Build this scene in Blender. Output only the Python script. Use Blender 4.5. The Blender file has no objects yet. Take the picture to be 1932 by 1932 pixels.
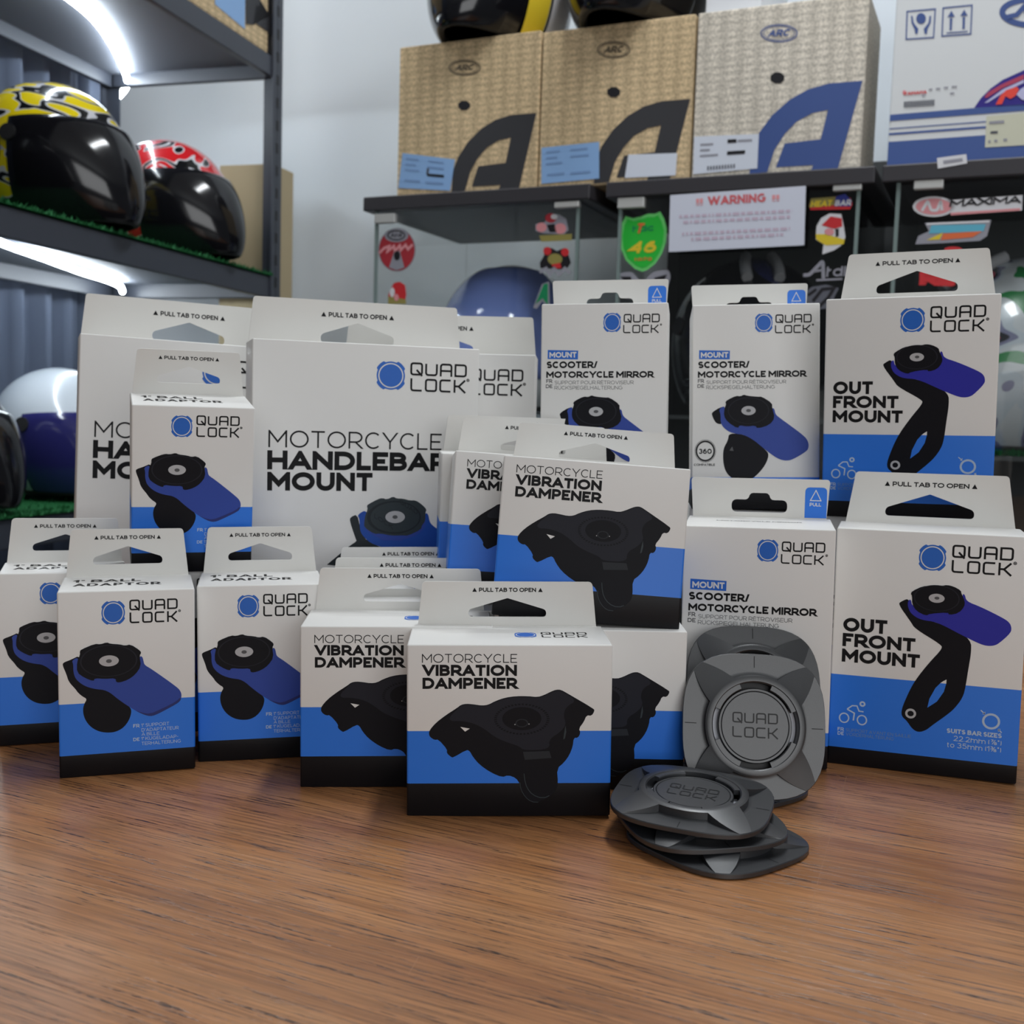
import bpy, math, random
from mathutils import Vector, Matrix, Euler
R = math.radians
random.seed(7)
SC = bpy.context.scene
COL = SC.collection

# ------------------------------------------------------------------ camera
F_PX, CAM_H, PITCH, ROLL = 2073.64, 0.19676, R(5.0223), R(1.7237)
FW = Vector((0, math.cos(PITCH), -math.sin(PITCH)))
UP = Vector((0, math.sin(PITCH), math.cos(PITCH)))
RT = Vector((1, 0, 0))
CAM = Vector((0, 0, CAM_H))
_c, _s = math.cos(ROLL), math.sin(ROLL)
cam_d = bpy.data.cameras.new('camera')
cam_d.sensor_width = 36.0
cam_d.lens = F_PX / 1932 * 36
cam_d.clip_start = 0.01
cam_d.dof.use_dof = True
cam_d.dof.focus_distance = 0.56
cam_d.dof.aperture_fstop = 18.0
cam = bpy.data.objects.new('camera', cam_d)
COL.objects.link(cam)
_r, _u = RT * _c + UP * _s, UP * _c - RT * _s
cam.matrix_world = Matrix(((_r.x, _u.x, -FW.x, 0), (_r.y, _u.y, -FW.y, 0), (_r.z, _u.z, -FW.z, CAM_H), (0, 0, 0, 1)))
SC.camera = cam

# ------------------------------------------------------------------ light
SC.view_settings.view_transform = 'Standard'
SC.view_settings.look = 'None'
SC.view_settings.gamma = 1.0
SC.view_settings.exposure = 0.0
world = bpy.data.worlds.new('world')
SC.world = world
world.use_nodes = True
world.node_tree.nodes['Background'].inputs[0].default_value = (0.86, 0.93, 1.0, 1)
world.node_tree.nodes['Background'].inputs[1].default_value = 0.09
def area(name, loc, sx, sy, power, color=(0.93, 0.97, 1.0), rot=(0, 0, 0)):
    l = bpy.data.lights.new(name, 'AREA')
    l.shape = 'RECTANGLE'; l.size = sx; l.size_y = sy; l.energy = power; l.color = color
    o = bpy.data.objects.new(name, l); o.location = loc; o.rotation_euler = rot
    COL.objects.link(o)
    return o
area('assumed_ceiling_tube', (-1.10, 1.95, 1.90), 1.0, 0.16, 14)  # assumed tube out of view, placed for sheen on the counter's left
area('assumed_ceiling_tube', (0.30, 1.05, 1.90), 0.16, 1.2, 22)  # assumed tube out of view, lighting the box tops from above
area('assumed_front_light', (0.9, -2.5, 0.85), 2.4, 1.5, 34, (0.97, 0.985, 1.0), (R(90), 0, R(8)))  # assumed unseen light behind the camera for box fronts and discs; no window modelled

# ------------------------------------------------------------------ pixel -> place helpers (used to measure the photograph)
def ray(px, py):
    a, b = (px - 966) / F_PX, (py - 966) / F_PX
    u = _c * a + _s * b; w = -_s * a + _c * b
    return RT * u - UP * w + FW
def at(px, py, Y):
    d = ray(px, py); return CAM + d * (Y / d.y)
def atz(px, py, z):
    d = ray(px, py); return CAM + d * ((z - CAM_H) / d.z)

# ------------------------------------------------------------------ materials
MATS = {}
def mat(name, color, rough=0.5, metal=0.0, spec=0.5, emit=None, coat=0.0):
    if name in MATS: return MATS[name]
    m = bpy.data.materials.new(name); m.use_nodes = True
    b = m.node_tree.nodes['Principled BSDF']
    b.inputs['Base Color'].default_value = (*color, 1)
    b.inputs['Roughness'].default_value = rough
    b.inputs['Metallic'].default_value = metal
    b.inputs['Specular IOR Level'].default_value = spec
    b.inputs['Coat Weight'].default_value = coat
    if emit:
        b.inputs['Emission Color'].default_value = (*color, 1)
        b.inputs['Emission Strength'].default_value = emit
    MATS[name] = m
    return m
def srgb(r, g, b):
    f = lambda c: (c / 255 / 12.92) if c <= 10 else ((c / 255 + 0.055) / 1.055) ** 2.4
    return (f(r), f(g), f(b))
def nodes(m): return m.node_tree.nodes, m.node_tree.links, m.node_tree.nodes['Principled BSDF']
def bump_noise(m, scale, strength, dist=0.001):
    n, l, b = nodes(m)
    tc = n.new('ShaderNodeTexCoord'); t = n.new('ShaderNodeTexNoise'); t.inputs['Scale'].default_value = scale
    bp = n.new('ShaderNodeBump'); bp.inputs['Strength'].default_value = strength; bp.inputs['Distance'].default_value = dist
    l.new(tc.outputs['Object'], t.inputs['Vector']); l.new(t.outputs['Fac'], bp.inputs['Height']); l.new(bp.outputs['Normal'], b.inputs['Normal'])
    return m
CARD = mat('white_card', (0.80, 0.79, 0.765), 0.5, spec=0.35)
CARD2 = mat('white_card_uncoated', (0.78, 0.77, 0.735), 0.65, spec=0.25)
BLUE = mat('print_blue', (0.026, 0.20, 0.80), 0.42, spec=0.4)
BLACKC = mat('print_black', (0.0062, 0.0064, 0.0085), 0.45, spec=0.25)
INK = mat('ink_black', (0.009, 0.009, 0.010), 0.5, spec=0.15)
INKG = mat('ink_grey', (0.10, 0.10, 0.105), 0.5, spec=0.3)
LOGOB = mat('logo_blue', (0.020, 0.145, 0.60), 0.45, spec=0.35)
LEVER = mat('lever_blue', (0.030, 0.068, 0.36), 0.5, spec=0.3)
LEVER2 = mat('lever_blue_edge', (0.022, 0.032, 0.17), 0.5, spec=0.3)
LEVER3 = mat('lever_blue_bright', (0.012, 0.075, 0.40), 0.5, spec=0.3)
LEVERL = mat('lever_blue_light', (0.042, 0.085, 0.40), 0.5, spec=0.3)
LEVERO = mat('lever_ultramarine', (0.026, 0.027, 0.38), 0.5, spec=0.3)
PIC1 = mat('picture_black', (0.0065, 0.0065, 0.0095), 0.5, spec=0.15)
PIC2 = mat('picture_dark', (0.020, 0.021, 0.029), 0.5, spec=0.15)
PIC3 = mat('picture_charcoal', (0.028, 0.031, 0.036), 0.5, spec=0.15)
PIC4 = mat('picture_slate', (0.030, 0.042, 0.048), 0.5, spec=0.3)
PIC5 = mat('picture_slate_dark', (0.014, 0.021, 0.025), 0.5, spec=0.3)
WASH = mat('picture_washer', (0.50, 0.50, 0.51), 0.5, spec=0.3)
PALE = mat('print_pale_blue', (0.50, 0.62, 0.80), 0.5, spec=0.3)
PALE2 = mat('print_faint_blue', (0.16, 0.29, 0.56), 0.5, spec=0.3)
WHITE = mat('print_white', (0.8, 0.8, 0.8), 0.5, spec=0.3)

# ------------------------------------------------------------------ mesh builder
class MB:
    def __init__(s): s.v = []; s.f = []; s.m = []; s.mats = []; s.sm = []
    def mi(s, m):
        if m not in s.mats: s.mats.append(m)
        return s.mats.index(m)
    def poly(s, pts, m, smooth=False):
        i = len(s.v); s.v += [tuple(p) for p in pts]; s.f.append(tuple(range(i, i + len(pts)))); s.m.append(s.mi(m)); s.sm.append(smooth)
    def grid(s, rows, m, closed=False, smooth=True, mf=None):
        i = len(s.v); nr, nc = len(rows), len(rows[0])
        for r in rows: s.v += [tuple(p) for p in r]
        for a in range(nr - 1):
            for b in range(nc if closed else nc - 1):
                c = (b + 1) % nc
                s.f.append((i + a * nc + b, i + a * nc + c, i + (a + 1) * nc + c, i + (a + 1) * nc + b))
                s.m.append(s.mi(mf(a, b) if mf else m)); s.sm.append(smooth)
    def box(s, x0, x1, y0, y1, z0, z1, m):
        p = [(x0, y0, z0), (x1, y0, z0), (x1, y1, z0), (x0, y1, z0), (x0, y0, z1), (x1, y0, z1), (x1, y1, z1), (x0, y1, z1)]
        i = len(s.v); s.v += p
        for f in ((3, 2, 1, 0), (4, 5, 6, 7), (0, 1, 5, 4), (1, 2, 6, 5), (2, 3, 7, 6), (3, 0, 4, 7)):
            s.f.append(tuple(i + k for k in f)); s.m.append(s.mi(m)); s.sm.append(False)
    def tube(s, pts, r, m, n=8):
        pts = [Vector(p) for p in pts]; rows = []
        for k, p in enumerate(pts):
            d = (pts[min(k + 1, len(pts) - 1)] - pts[max(k - 1, 0)]).normalized()
            a = d.orthogonal().normalized() if k == 0 else (a - d * a.dot(d)).normalized()
            b = d.cross(a)
            rows.append([p + (a * math.cos(2 * math.pi * q / n) + b * math.sin(2 * math.pi * q / n)) * r for q in range(n)])
        s.grid(rows, m, True); s.poly(rows[0][::-1], m); s.poly(rows[-1], m)
    def build(s, name, parent=None, bevel=0.0, sharp=None):
        me = bpy.data.meshes.new(name)
        me.from_pydata(s.v, [], s.f)
        for m in s.mats: me.materials.append(m)
        for p, mi, sm in zip(me.polygons, s.m, s.sm): p.material_index = mi; p.use_smooth = sm
        me.update()
        if sharp: me.set_sharp_from_angle(angle=R(sharp))
        o = bpy.data.objects.new(name, me); COL.objects.link(o)
        if parent: o.parent = parent
        if bevel:
            b = o.modifiers.new('bevel', 'BEVEL'); b.width = bevel; b.segments = 2; b.limit_method = 'ANGLE'
        return o
def empty(name, loc=(0, 0, 0), rot=(0, 0, 0)):
    o = bpy.data.objects.new(name, None); o.location = loc; o.rotation_euler = rot; o.empty_display_size = 0.02
    COL.objects.link(o); return o
def tag(o, label=None, cat=None, group=None, kind=None):
    for k, v in (('label', label), ('category', cat), ('group', group), ('kind', kind)):
        if v: o[k] = v
    return o
def copy_tree(o, parent=None):
    c = o.copy(); COL.objects.link(c); c.parent = parent
    for ch in list(o.children): copy_tree(ch, c)
    return c

# ------------------------------------------------------------------ drawing on flat faces: strokes and lettering
def arc(cx, cy, rx, ry, a0, a1, n=14):
    return [(cx + rx * math.cos(R(a0 + (a1 - a0) * k / n)), cy + ry * math.sin(R(a0 + (a1 - a0) * k / n))) for k in range(n + 1)]
def clipy(p, y0, y1):
    for lim, sg in ((y0, 1), (y1, -1)):
        q = []
        for k in range(len(p)):
            a, b = p[k], p[(k + 1) % len(p)]
            da, db = (a[1] - lim) * sg, (b[1] - lim) * sg
            if da >= 0: q.append(a)
            if da * db < 0:
                t = da / (da - db); q.append((a[0] + (b[0] - a[0]) * t, a[1] + (b[1] - a[1]) * t))
        p = q
        if len(p) < 3: return []
    return p
def stroke2d(pts, t, closed=False):
    q = [pts[0]]
    for p in pts[1:]:
        if math.hypot(p[0] - q[-1][0], p[1] - q[-1][1]) > t * .02: q.append(p)
    pts = q if len(q) > 1 else pts
    n = len(pts); L = []; Rr = []
    for k in range(n):
        p = pts[k]
        a = pts[k - 1] if (k > 0 or closed) else None
        b = pts[(k + 1) % n] if (k < n - 1 or closed) else None
        def nrm(p, q):
            dx, dy = q[0] - p[0], q[1] - p[1]; l = math.hypot(dx, dy) or 1e-9
            return (-dy / l, dx / l)
        if a is None: m = nrm(p, b); f = 1
        elif b is None: m = nrm(a, p); f = 1
        else:
            n1, n2 = nrm(a, p), nrm(p, b)
            mx, my = n1[0] + n2[0], n1[1] + n2[1]; l = math.hypot(mx, my) or 1e-9
            m = (mx / l, my / l); f = min(1 / max(0.05, m[0] * n1[0] + m[1] * n1[1]), 4.0)
        h = t / 2 * f
        L.append((p[0] + m[0] * h, p[1] + m[1] * h)); Rr.append((p[0] - m[0] * h, p[1] - m[1] * h))
    out = []
    for k in range(n if closed else n - 1):
        j = (k + 1) % n
        out.append([Rr[k], Rr[j], L[j], L[k]])
    return out
G = {
 'A': (.80, [[(0, 0), (.5, 1), (1, 0)], ([(.2, .27), (.8, .27)], 'n')]),
 'B': (.68, [[(0, 0), (0, 1)], ([(0, 1), (.5, 1)] + arc(.5, .765, .42, .235, 90, -90) + [(0, .53)], 'n'), ([(0, .53), (.56, .53)] + arc(.56, .265, .44, .265, 90, -90) + [(0, 0)], 'n')]),
 'C': (.76, [(arc(.56, .5, .56, .5, 46, 314, 26), 'n')]),
 'D': (.78, [[(0, 0), (0, 1)], ([(0, 1), (.42, 1)] + arc(.42, .5, .58, .5, 90, -90, 20) + [(0, 0)], 'n')]),
 'E': (.60, [[(1, 1), (0, 1), (0, 0), (1, 0)], ([(0, .5), (.95, .5)], 'n')]),
 'F': (.58, [[(1, 1), (0, 1), (0, 0)], ([(0, .5), (.95, .5)], 'n')]),
 'G': (.86, [(arc(.52, .5, .52, .5, 48, 322, 26) + [(.97, .45), (.58, .45)], 'n')]),
 'H': (.74, [[(0, 0), (0, 1)], [(1, 0), (1, 1)], ([(0, .5), (1, .5)], 'n')]),
 'I': (.001, [[(0, 0), (0, 1)]]),
 'K': (.72, [[(0, 0), (0, 1)], [(0, .36), (1, 1)], ([(.36, .58), (1, 0)], 'c')]),
 'L': (.55, [[(0, 1), (0, 0), (1, 0)]]),
 'M': (.90, [[(0, 0), (0, 1), (.5, .32), (1, 1), (1, 0)]]),
 'N': (.76, [[(0, 0), (0, 1), (1, 0), (1, 1)]]),
 'O': (.92, [(arc(.5, .5, .5, .5, 0, 360, 32)[:-1], 'o')]),
 'P': (.66, [[(0, 0), (0, 1)], ([(0, 1), (.52, 1)] + arc(.52, .69, .48, .31, 90, -90) + [(0, .38)], 'n')]),
 'Q': (.92, [(arc(.5, .5, .5, .5, 0, 360, 32)[:-1], 'o'), ([(.6, .35), (1, -.04)], 'n')]),
 'R': (.70, [[(0, 0), (0, 1)], ([(0, 1), (.52, 1)] + arc(.52, .69, .48, .31, 90, -90) + [(0, .38)], 'n'), ([(.5, .38), (1, 0)], 'c')]),
 'S': (.64, [(arc(.5, .745, .47, .255, 32, 270, 16) + arc(.5, .255, .5, .255, 78, -150, 16), 'n')]),
 'T': (.66, [[(0, 1), (1, 1)], ([(.5, 1), (.5, 0)], 'c')]),
 'U': (.74, [[(0, 1), (0, .4)] + arc(.5, .4, .5, .4, 180, 360, 18) + [(1, .4), (1, 1)]]),
 'V': (.80, [[(0, 1), (.5, 0), (1, 1)]]),
 'W': (1.2, [[(0, 1), (.25, 0), (.5, 1), (.75, 0), (1, 1)]]),
 'X': (.74, [[(0, 0), (1, 1)], [(0, 1), (1, 0)]]),
 'Y': (.76, [[(0, 1), (.5, .42), (1, 1)], ([(.5, .45), (.5, 0)], 'c')]),
 'Z': (.68, [[(0, 1), (1, 1), (0, 0), (1, 0)]]),
 '0': (.72, [(arc(.5, .5, .5, .5, 0, 360, 28)[:-1], 'o')]),
 '1': (.25, [[(0, .85), (1, 1), (1, 0)]]),
 '2': (.60, [(arc(.47, .7, .47, .3, 160, -35, 16) + [(.05, 0)], 'n'), [(0, 0), (1, 0)]]),
 '3': (.60, [(arc(.46, .765, .46, .235, 150, -90, 14), 'n'), (arc(.46, .27, .54, .27, 90, -150, 14), 'n')]),
 '4': (.70, [[(.75, 0), (.75, 1)], ([(.75, 1), (0, .28), (1, .28)], 'n')]),
 '5': (.60, [([(.92, 1), (.15, 1), (.1, .58)] + arc(.46, .32, .54, .32, 105, -150, 16), 'n')]),
 '6': (.64, [(arc(.5, .31, .5, .31, 0, 360, 22)[:-1], 'o'), ([(.02, .33), (.12, .7), (.42, .95), (.85, .98)], 'n')]),
 '7': (.60, [[(0, 1), (1, 1)], ([(1, 1), (.3, 0)], 'c')]),
 '8': (.62, [(arc(.5, .76, .42, .24, 0, 360, 20)[:-1], 'o'), (arc(.5, .27, .5, .27, 0, 360, 20)[:-1], 'o')]),
 '/': (.42, [([(0, -.1), (1, 1.1)], 'c')]),
 '-': (.34, [([(0, .42), (1, .42)], 'n')]),
 '.': (.001, [([(0, -.02), (0, .1)], 'n')]),
 "'": (.001, [([(0, .72), (0, 1.02)], 'n')]),
 '"': (.2, [([(0, .72), (0, 1.02)], 'n'), ([(1, .72), (1, 1.02)], 'n')]),
 '!': (.001, [([(0, .3), (0, 1)], 'n'), ([(0, 0), (0, .12)], 'n')]),
 '(': (.2, [(arc(1.2, .45, 1.2, .62, 130, 230, 10), 'n')]),
 ')': (.2, [(arc(-.2, .45, 1.2, .62, 50, -50, 10), 'n')]),
 'm': (.95, [[(0, 0), (0, .68)], ([(0, .4)] + arc(.25, .42, .25, .26, 180, 0, 10) + [(.5, 0)], 'c'), ([(.5, .4)] + arc(.75, .42, .25, .26, 180, 0, 10) + [(1, 0)], 'c')]),
 't': (.36, [([(.4, .95), (.4, .15), (.55, .0), (1, .02)], 'n'), ([(0, .68), (1, .68)], 'n')]),
 'o': (.58, [(arc(.5, .34, .5, .34, 0, 360, 22)[:-1], 'o')]),
 'r': (.3, [[(0, 0), (0, .68)], ([(0, .4), (.4, .62), (1, .66)], 'n')]),
 'a': (.55, [(arc(.5, .34, .5, .34, 0, 360, 22)[:-1], 'o'), [(1, 0), (1, .68)]]),
 'c': (.5, [(arc(.5, .34, .5, .34, 45, 315, 18), 'n')]),
 'n': (.5, [[(0, 0), (0, .68)], ([(0, .4)] + arc(.5, .36, .5, .32, 180, 0, 12) + [(1, 0)], 'c')]),
 'g': (.55, [(arc(.5, .34, .5, .34, 0, 360, 22)[:-1], 'o'), ([(1, .68), (1, -.1), (.5, -.28), (0, -.15)], 'n')]),
 'i': (.001, [[(0, 0), (0, .68)], ([(0, .85), (0, .98)], 'n')]),
}
def _sub(ch, x0, y0, sx, sy):
    w, ss = G[ch]; out = []
    for s in ss:
        pts, fl = (s, '') if isinstance(s, list) else s
        out.append(([(x0 + x * sx, y0 + y * sy) for x, y in pts], 'o' if fl == 'o' else 'n'))
    return out
G['⅞'] = (.85, _sub('7', 0, .5, .4, .5) + [([(.2, 0), (.75, 1)], 'n')] + _sub('8', .6, 0, .4, .5))
G['⅜'] = (.85, _sub('3', 0, .5, .4, .5) + [([(.2, 0), (.75, 1)], 'n')] + _sub('8', .6, 0, .4, .5))
ACC = {'À': ('A', [[(.35, 1.22), (.55, 1.1)]]), 'É': ('E', [[(.35, 1.1), (.65, 1.24)]]), 'Ü': ('U', [[(.25, 1.12), (.25, 1.24)], [(.75, 1.12), (.75, 1.24)]])}
def emit(mb, polys, mp, m):
    """lay flat pieces one a hair above the other so that overlapping strokes never coincide"""
    o = Vector(mp(0, 0)); n = (Vector(mp(1e-3, 0)) - o).cross(Vector(mp(0, 1e-3)) - o).normalized()
    for k, p in enumerate(polys): mb.poly([Vector(mp(*c)) + n * (2e-6 * (k % 12)) for c in p], m)
def text(mb, s, x0, x1, y0, cap, wt, m, mp, slant=0.0, tilt=0.0):
    """lettering of cap height cap and stroke wt*cap from x0 to x1 with its baseline at y0"""
    t = wt; gap = .085 + .07 * max(0, .22 - wt) / .12; target = (x1 - x0) / cap
    ws = [None if ch == ' ' else G[ACC[ch][0] if ch in ACC else ch][0] for ch in s]
    def lay(q):
        x = 0; it = []
        for ch, w in zip(s, ws):
            if w is None: x += .26 * max(q, .7) ; continue
            W = max(w * q, t); it.append((x, W, G[ACC[ch][0] if ch in ACC else ch][1], ACC[ch][1] if ch in ACC else None)); x += W + gap
        return x - gap, it
    lo, hi = .3, 4.0
    for _ in range(30):
        mid = (lo + hi) / 2
        if lay(mid)[0] > target: hi = mid
        else: lo = mid
    total, items = lay(lo); kx = target / total
    def put(p):
        X, Y = p
        return (x0 + X * kx * cap + slant * Y * cap, y0 + Y * cap + tilt * X * kx * cap)
    done = []
    for gx, W, ss, acc in items:
        sc = max(W - t, 0)
        M = lambda p: (gx + t / 2 + p[0] * sc, t / 2 + p[1] * (1 - t))
        for st in ss:
            pts, fl = (st, '') if isinstance(st, list) else st
            q = [M(p) for p in pts]; cl = False
            if fl == 'o': polys = stroke2d(q, t, True)
            else:
                if fl in ('', 'c') :
                    for e in ((0, 1), (-1, -2)):
                        if fl == 'c' and e[0] == 0: continue
                        a, b = q[e[0]], q[e[1]]
                        l = math.hypot(a[0] - b[0], a[1] - b[1]) or 1e-9
                        hor = abs(a[1] - b[1]) < .02
                        k = (t / 2 if hor else t * 1.5) / l
                        q[e[0]] = (a[0] + (a[0] - b[0]) * k, a[1] + (a[1] - b[1]) * k)
                polys = stroke2d(q, t); cl = fl in ('', 'c')
            for p in polys:
                if cl: p = clipy(p, 0, 1)
                if p: done.append([put(c) for c in p])
        for st in acc or []:
            for p in stroke2d([M(c) for c in st], t): done.append([put(c) for c in p])
    emit(mb, done, mp, m)
def rr(pts, rad, n=5, closed=True):
    """rounded polyline; rad may be a list, one radius per corner"""
    out = []; N = len(pts)
    for k, p in enumerate(pts):
        r = rad[k] if isinstance(rad, (list, tuple)) else rad
        if (not closed and k in (0, N - 1)) or r == 0: out.append(p); continue
        a, b = pts[k - 1], pts[(k + 1) % N]
        la, lb = math.hypot(a[0] - p[0], a[1] - p[1]), math.hypot(b[0] - p[0], b[1] - p[1])
        rq = min(r, la * .5, lb * .5)
        A = (p[0] + (a[0] - p[0]) / la * rq, p[1] + (a[1] - p[1]) / la * rq); B = (p[0] + (b[0] - p[0]) / lb * rq, p[1] + (b[1] - p[1]) / lb * rq)
        for i in range(n + 1):
            t = i / n
            out.append(((1 - t) ** 2 * A[0] + 2 * t * (1 - t) * p[0] + t * t * B[0], (1 - t) ** 2 * A[1] + 2 * t * (1 - t) * p[1] + t * t * B[1]))
    return out
LG = {
 'Q': [(rr([(0, 0), (1, 0), (1, 1), (0, 1)], .22), True), ([(.5, .42), (1.02, -.12)], False)],
 'U': [(rr([(0, 1), (0, 0), (1, 0), (1, 1)], .24, closed=False), False)],
 'A': [(rr([(0, -.08), (0, 1), (1, 1), (1, -.08)], [0, .24, .24, 0], closed=False), False), ([(0, .42), (1, .42)], False)],
 'D': [(rr([(0, 0), (1, 0), (1, 1), (0, 1)], [0, .24, .24, 0]), True)],
 'L': [(rr([(0, 1.08), (0, 0), (1, 0)], .24, closed=False), False)],
 'O': [(rr([(0, 0), (1, 0), (1, 1), (0, 1)], .22), True)],
 'C': [(rr([(1, 1), (0, 1), (0, 0), (1, 0)], .22, closed=False), False)],
 'K': [([(0, -.08), (0, 1.08)], False), ([(0, .5), (.42, .5), (1.02, 1.06)], False), ([(.38, .5), (1.06, -.08)], False)],
}
def logo_word(mb, w, x0, x1, y0, cap, m, mp, t=.15):
    done = []; n = len(w); gap = .17; W = ((x1 - x0) / cap - gap * (n - 1)) / n
    for k, ch in enumerate(w):
        gx = k * (W + gap)
        for pts, cl in LG[ch]:
            q = [(gx + t / 2 + p[0] * (W - t), t / 2 + p[1] * (1 - t)) for p in pts]
            for p in stroke2d(q, t, cl): done.append([(x0 + c[0] * cap, y0 + c[1] * cap) for c in p])
    emit(mb, done, mp, m)
def chaikin(p, it=2):
    for _ in range(it):
        p = [v for k in range(len(p)) for v in ((p[k][0] * .75 + p[(k + 1) % len(p)][0] * .25, p[k][1] * .75 + p[(k + 1) % len(p)][1] * .25), (p[k][0] * .25 + p[(k + 1) % len(p)][0] * .75, p[k][1] * .25 + p[(k + 1) % len(p)][1] * .75))]
    return p
def ell(c, rx, ry, n=40, a0=0): return [(c[0] + rx * math.cos(a0 + 2 * math.pi * k / n), c[1] + ry * math.sin(a0 + 2 * math.pi * k / n)) for k in range(n)]
def emblem(mb, cx, cy, rx, ry, mp):
    pts = []
    for k in range(144):
        a = k * 2.5; d = abs((a % 90) - 45)            # 0 on the diagonals
        r = 1.12 if d < 18 else 1.12 - .125 * min(1, (d - 18) / 5)
        pts.append((cx + rx * r * math.cos(R(a)), cy + ry * r * math.sin(R(a))))
    mb.poly([mp(*p) for p in pts], LOGOB)
    mb.poly([mp(*p, 1) for p in ell((cx, cy), rx * .885, ry * .885, 48)], WHITE)
    mb.poly([mp(*p, 2) for p in ell((cx, cy), rx * .80, ry * .80, 48)], LOGOB)

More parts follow.
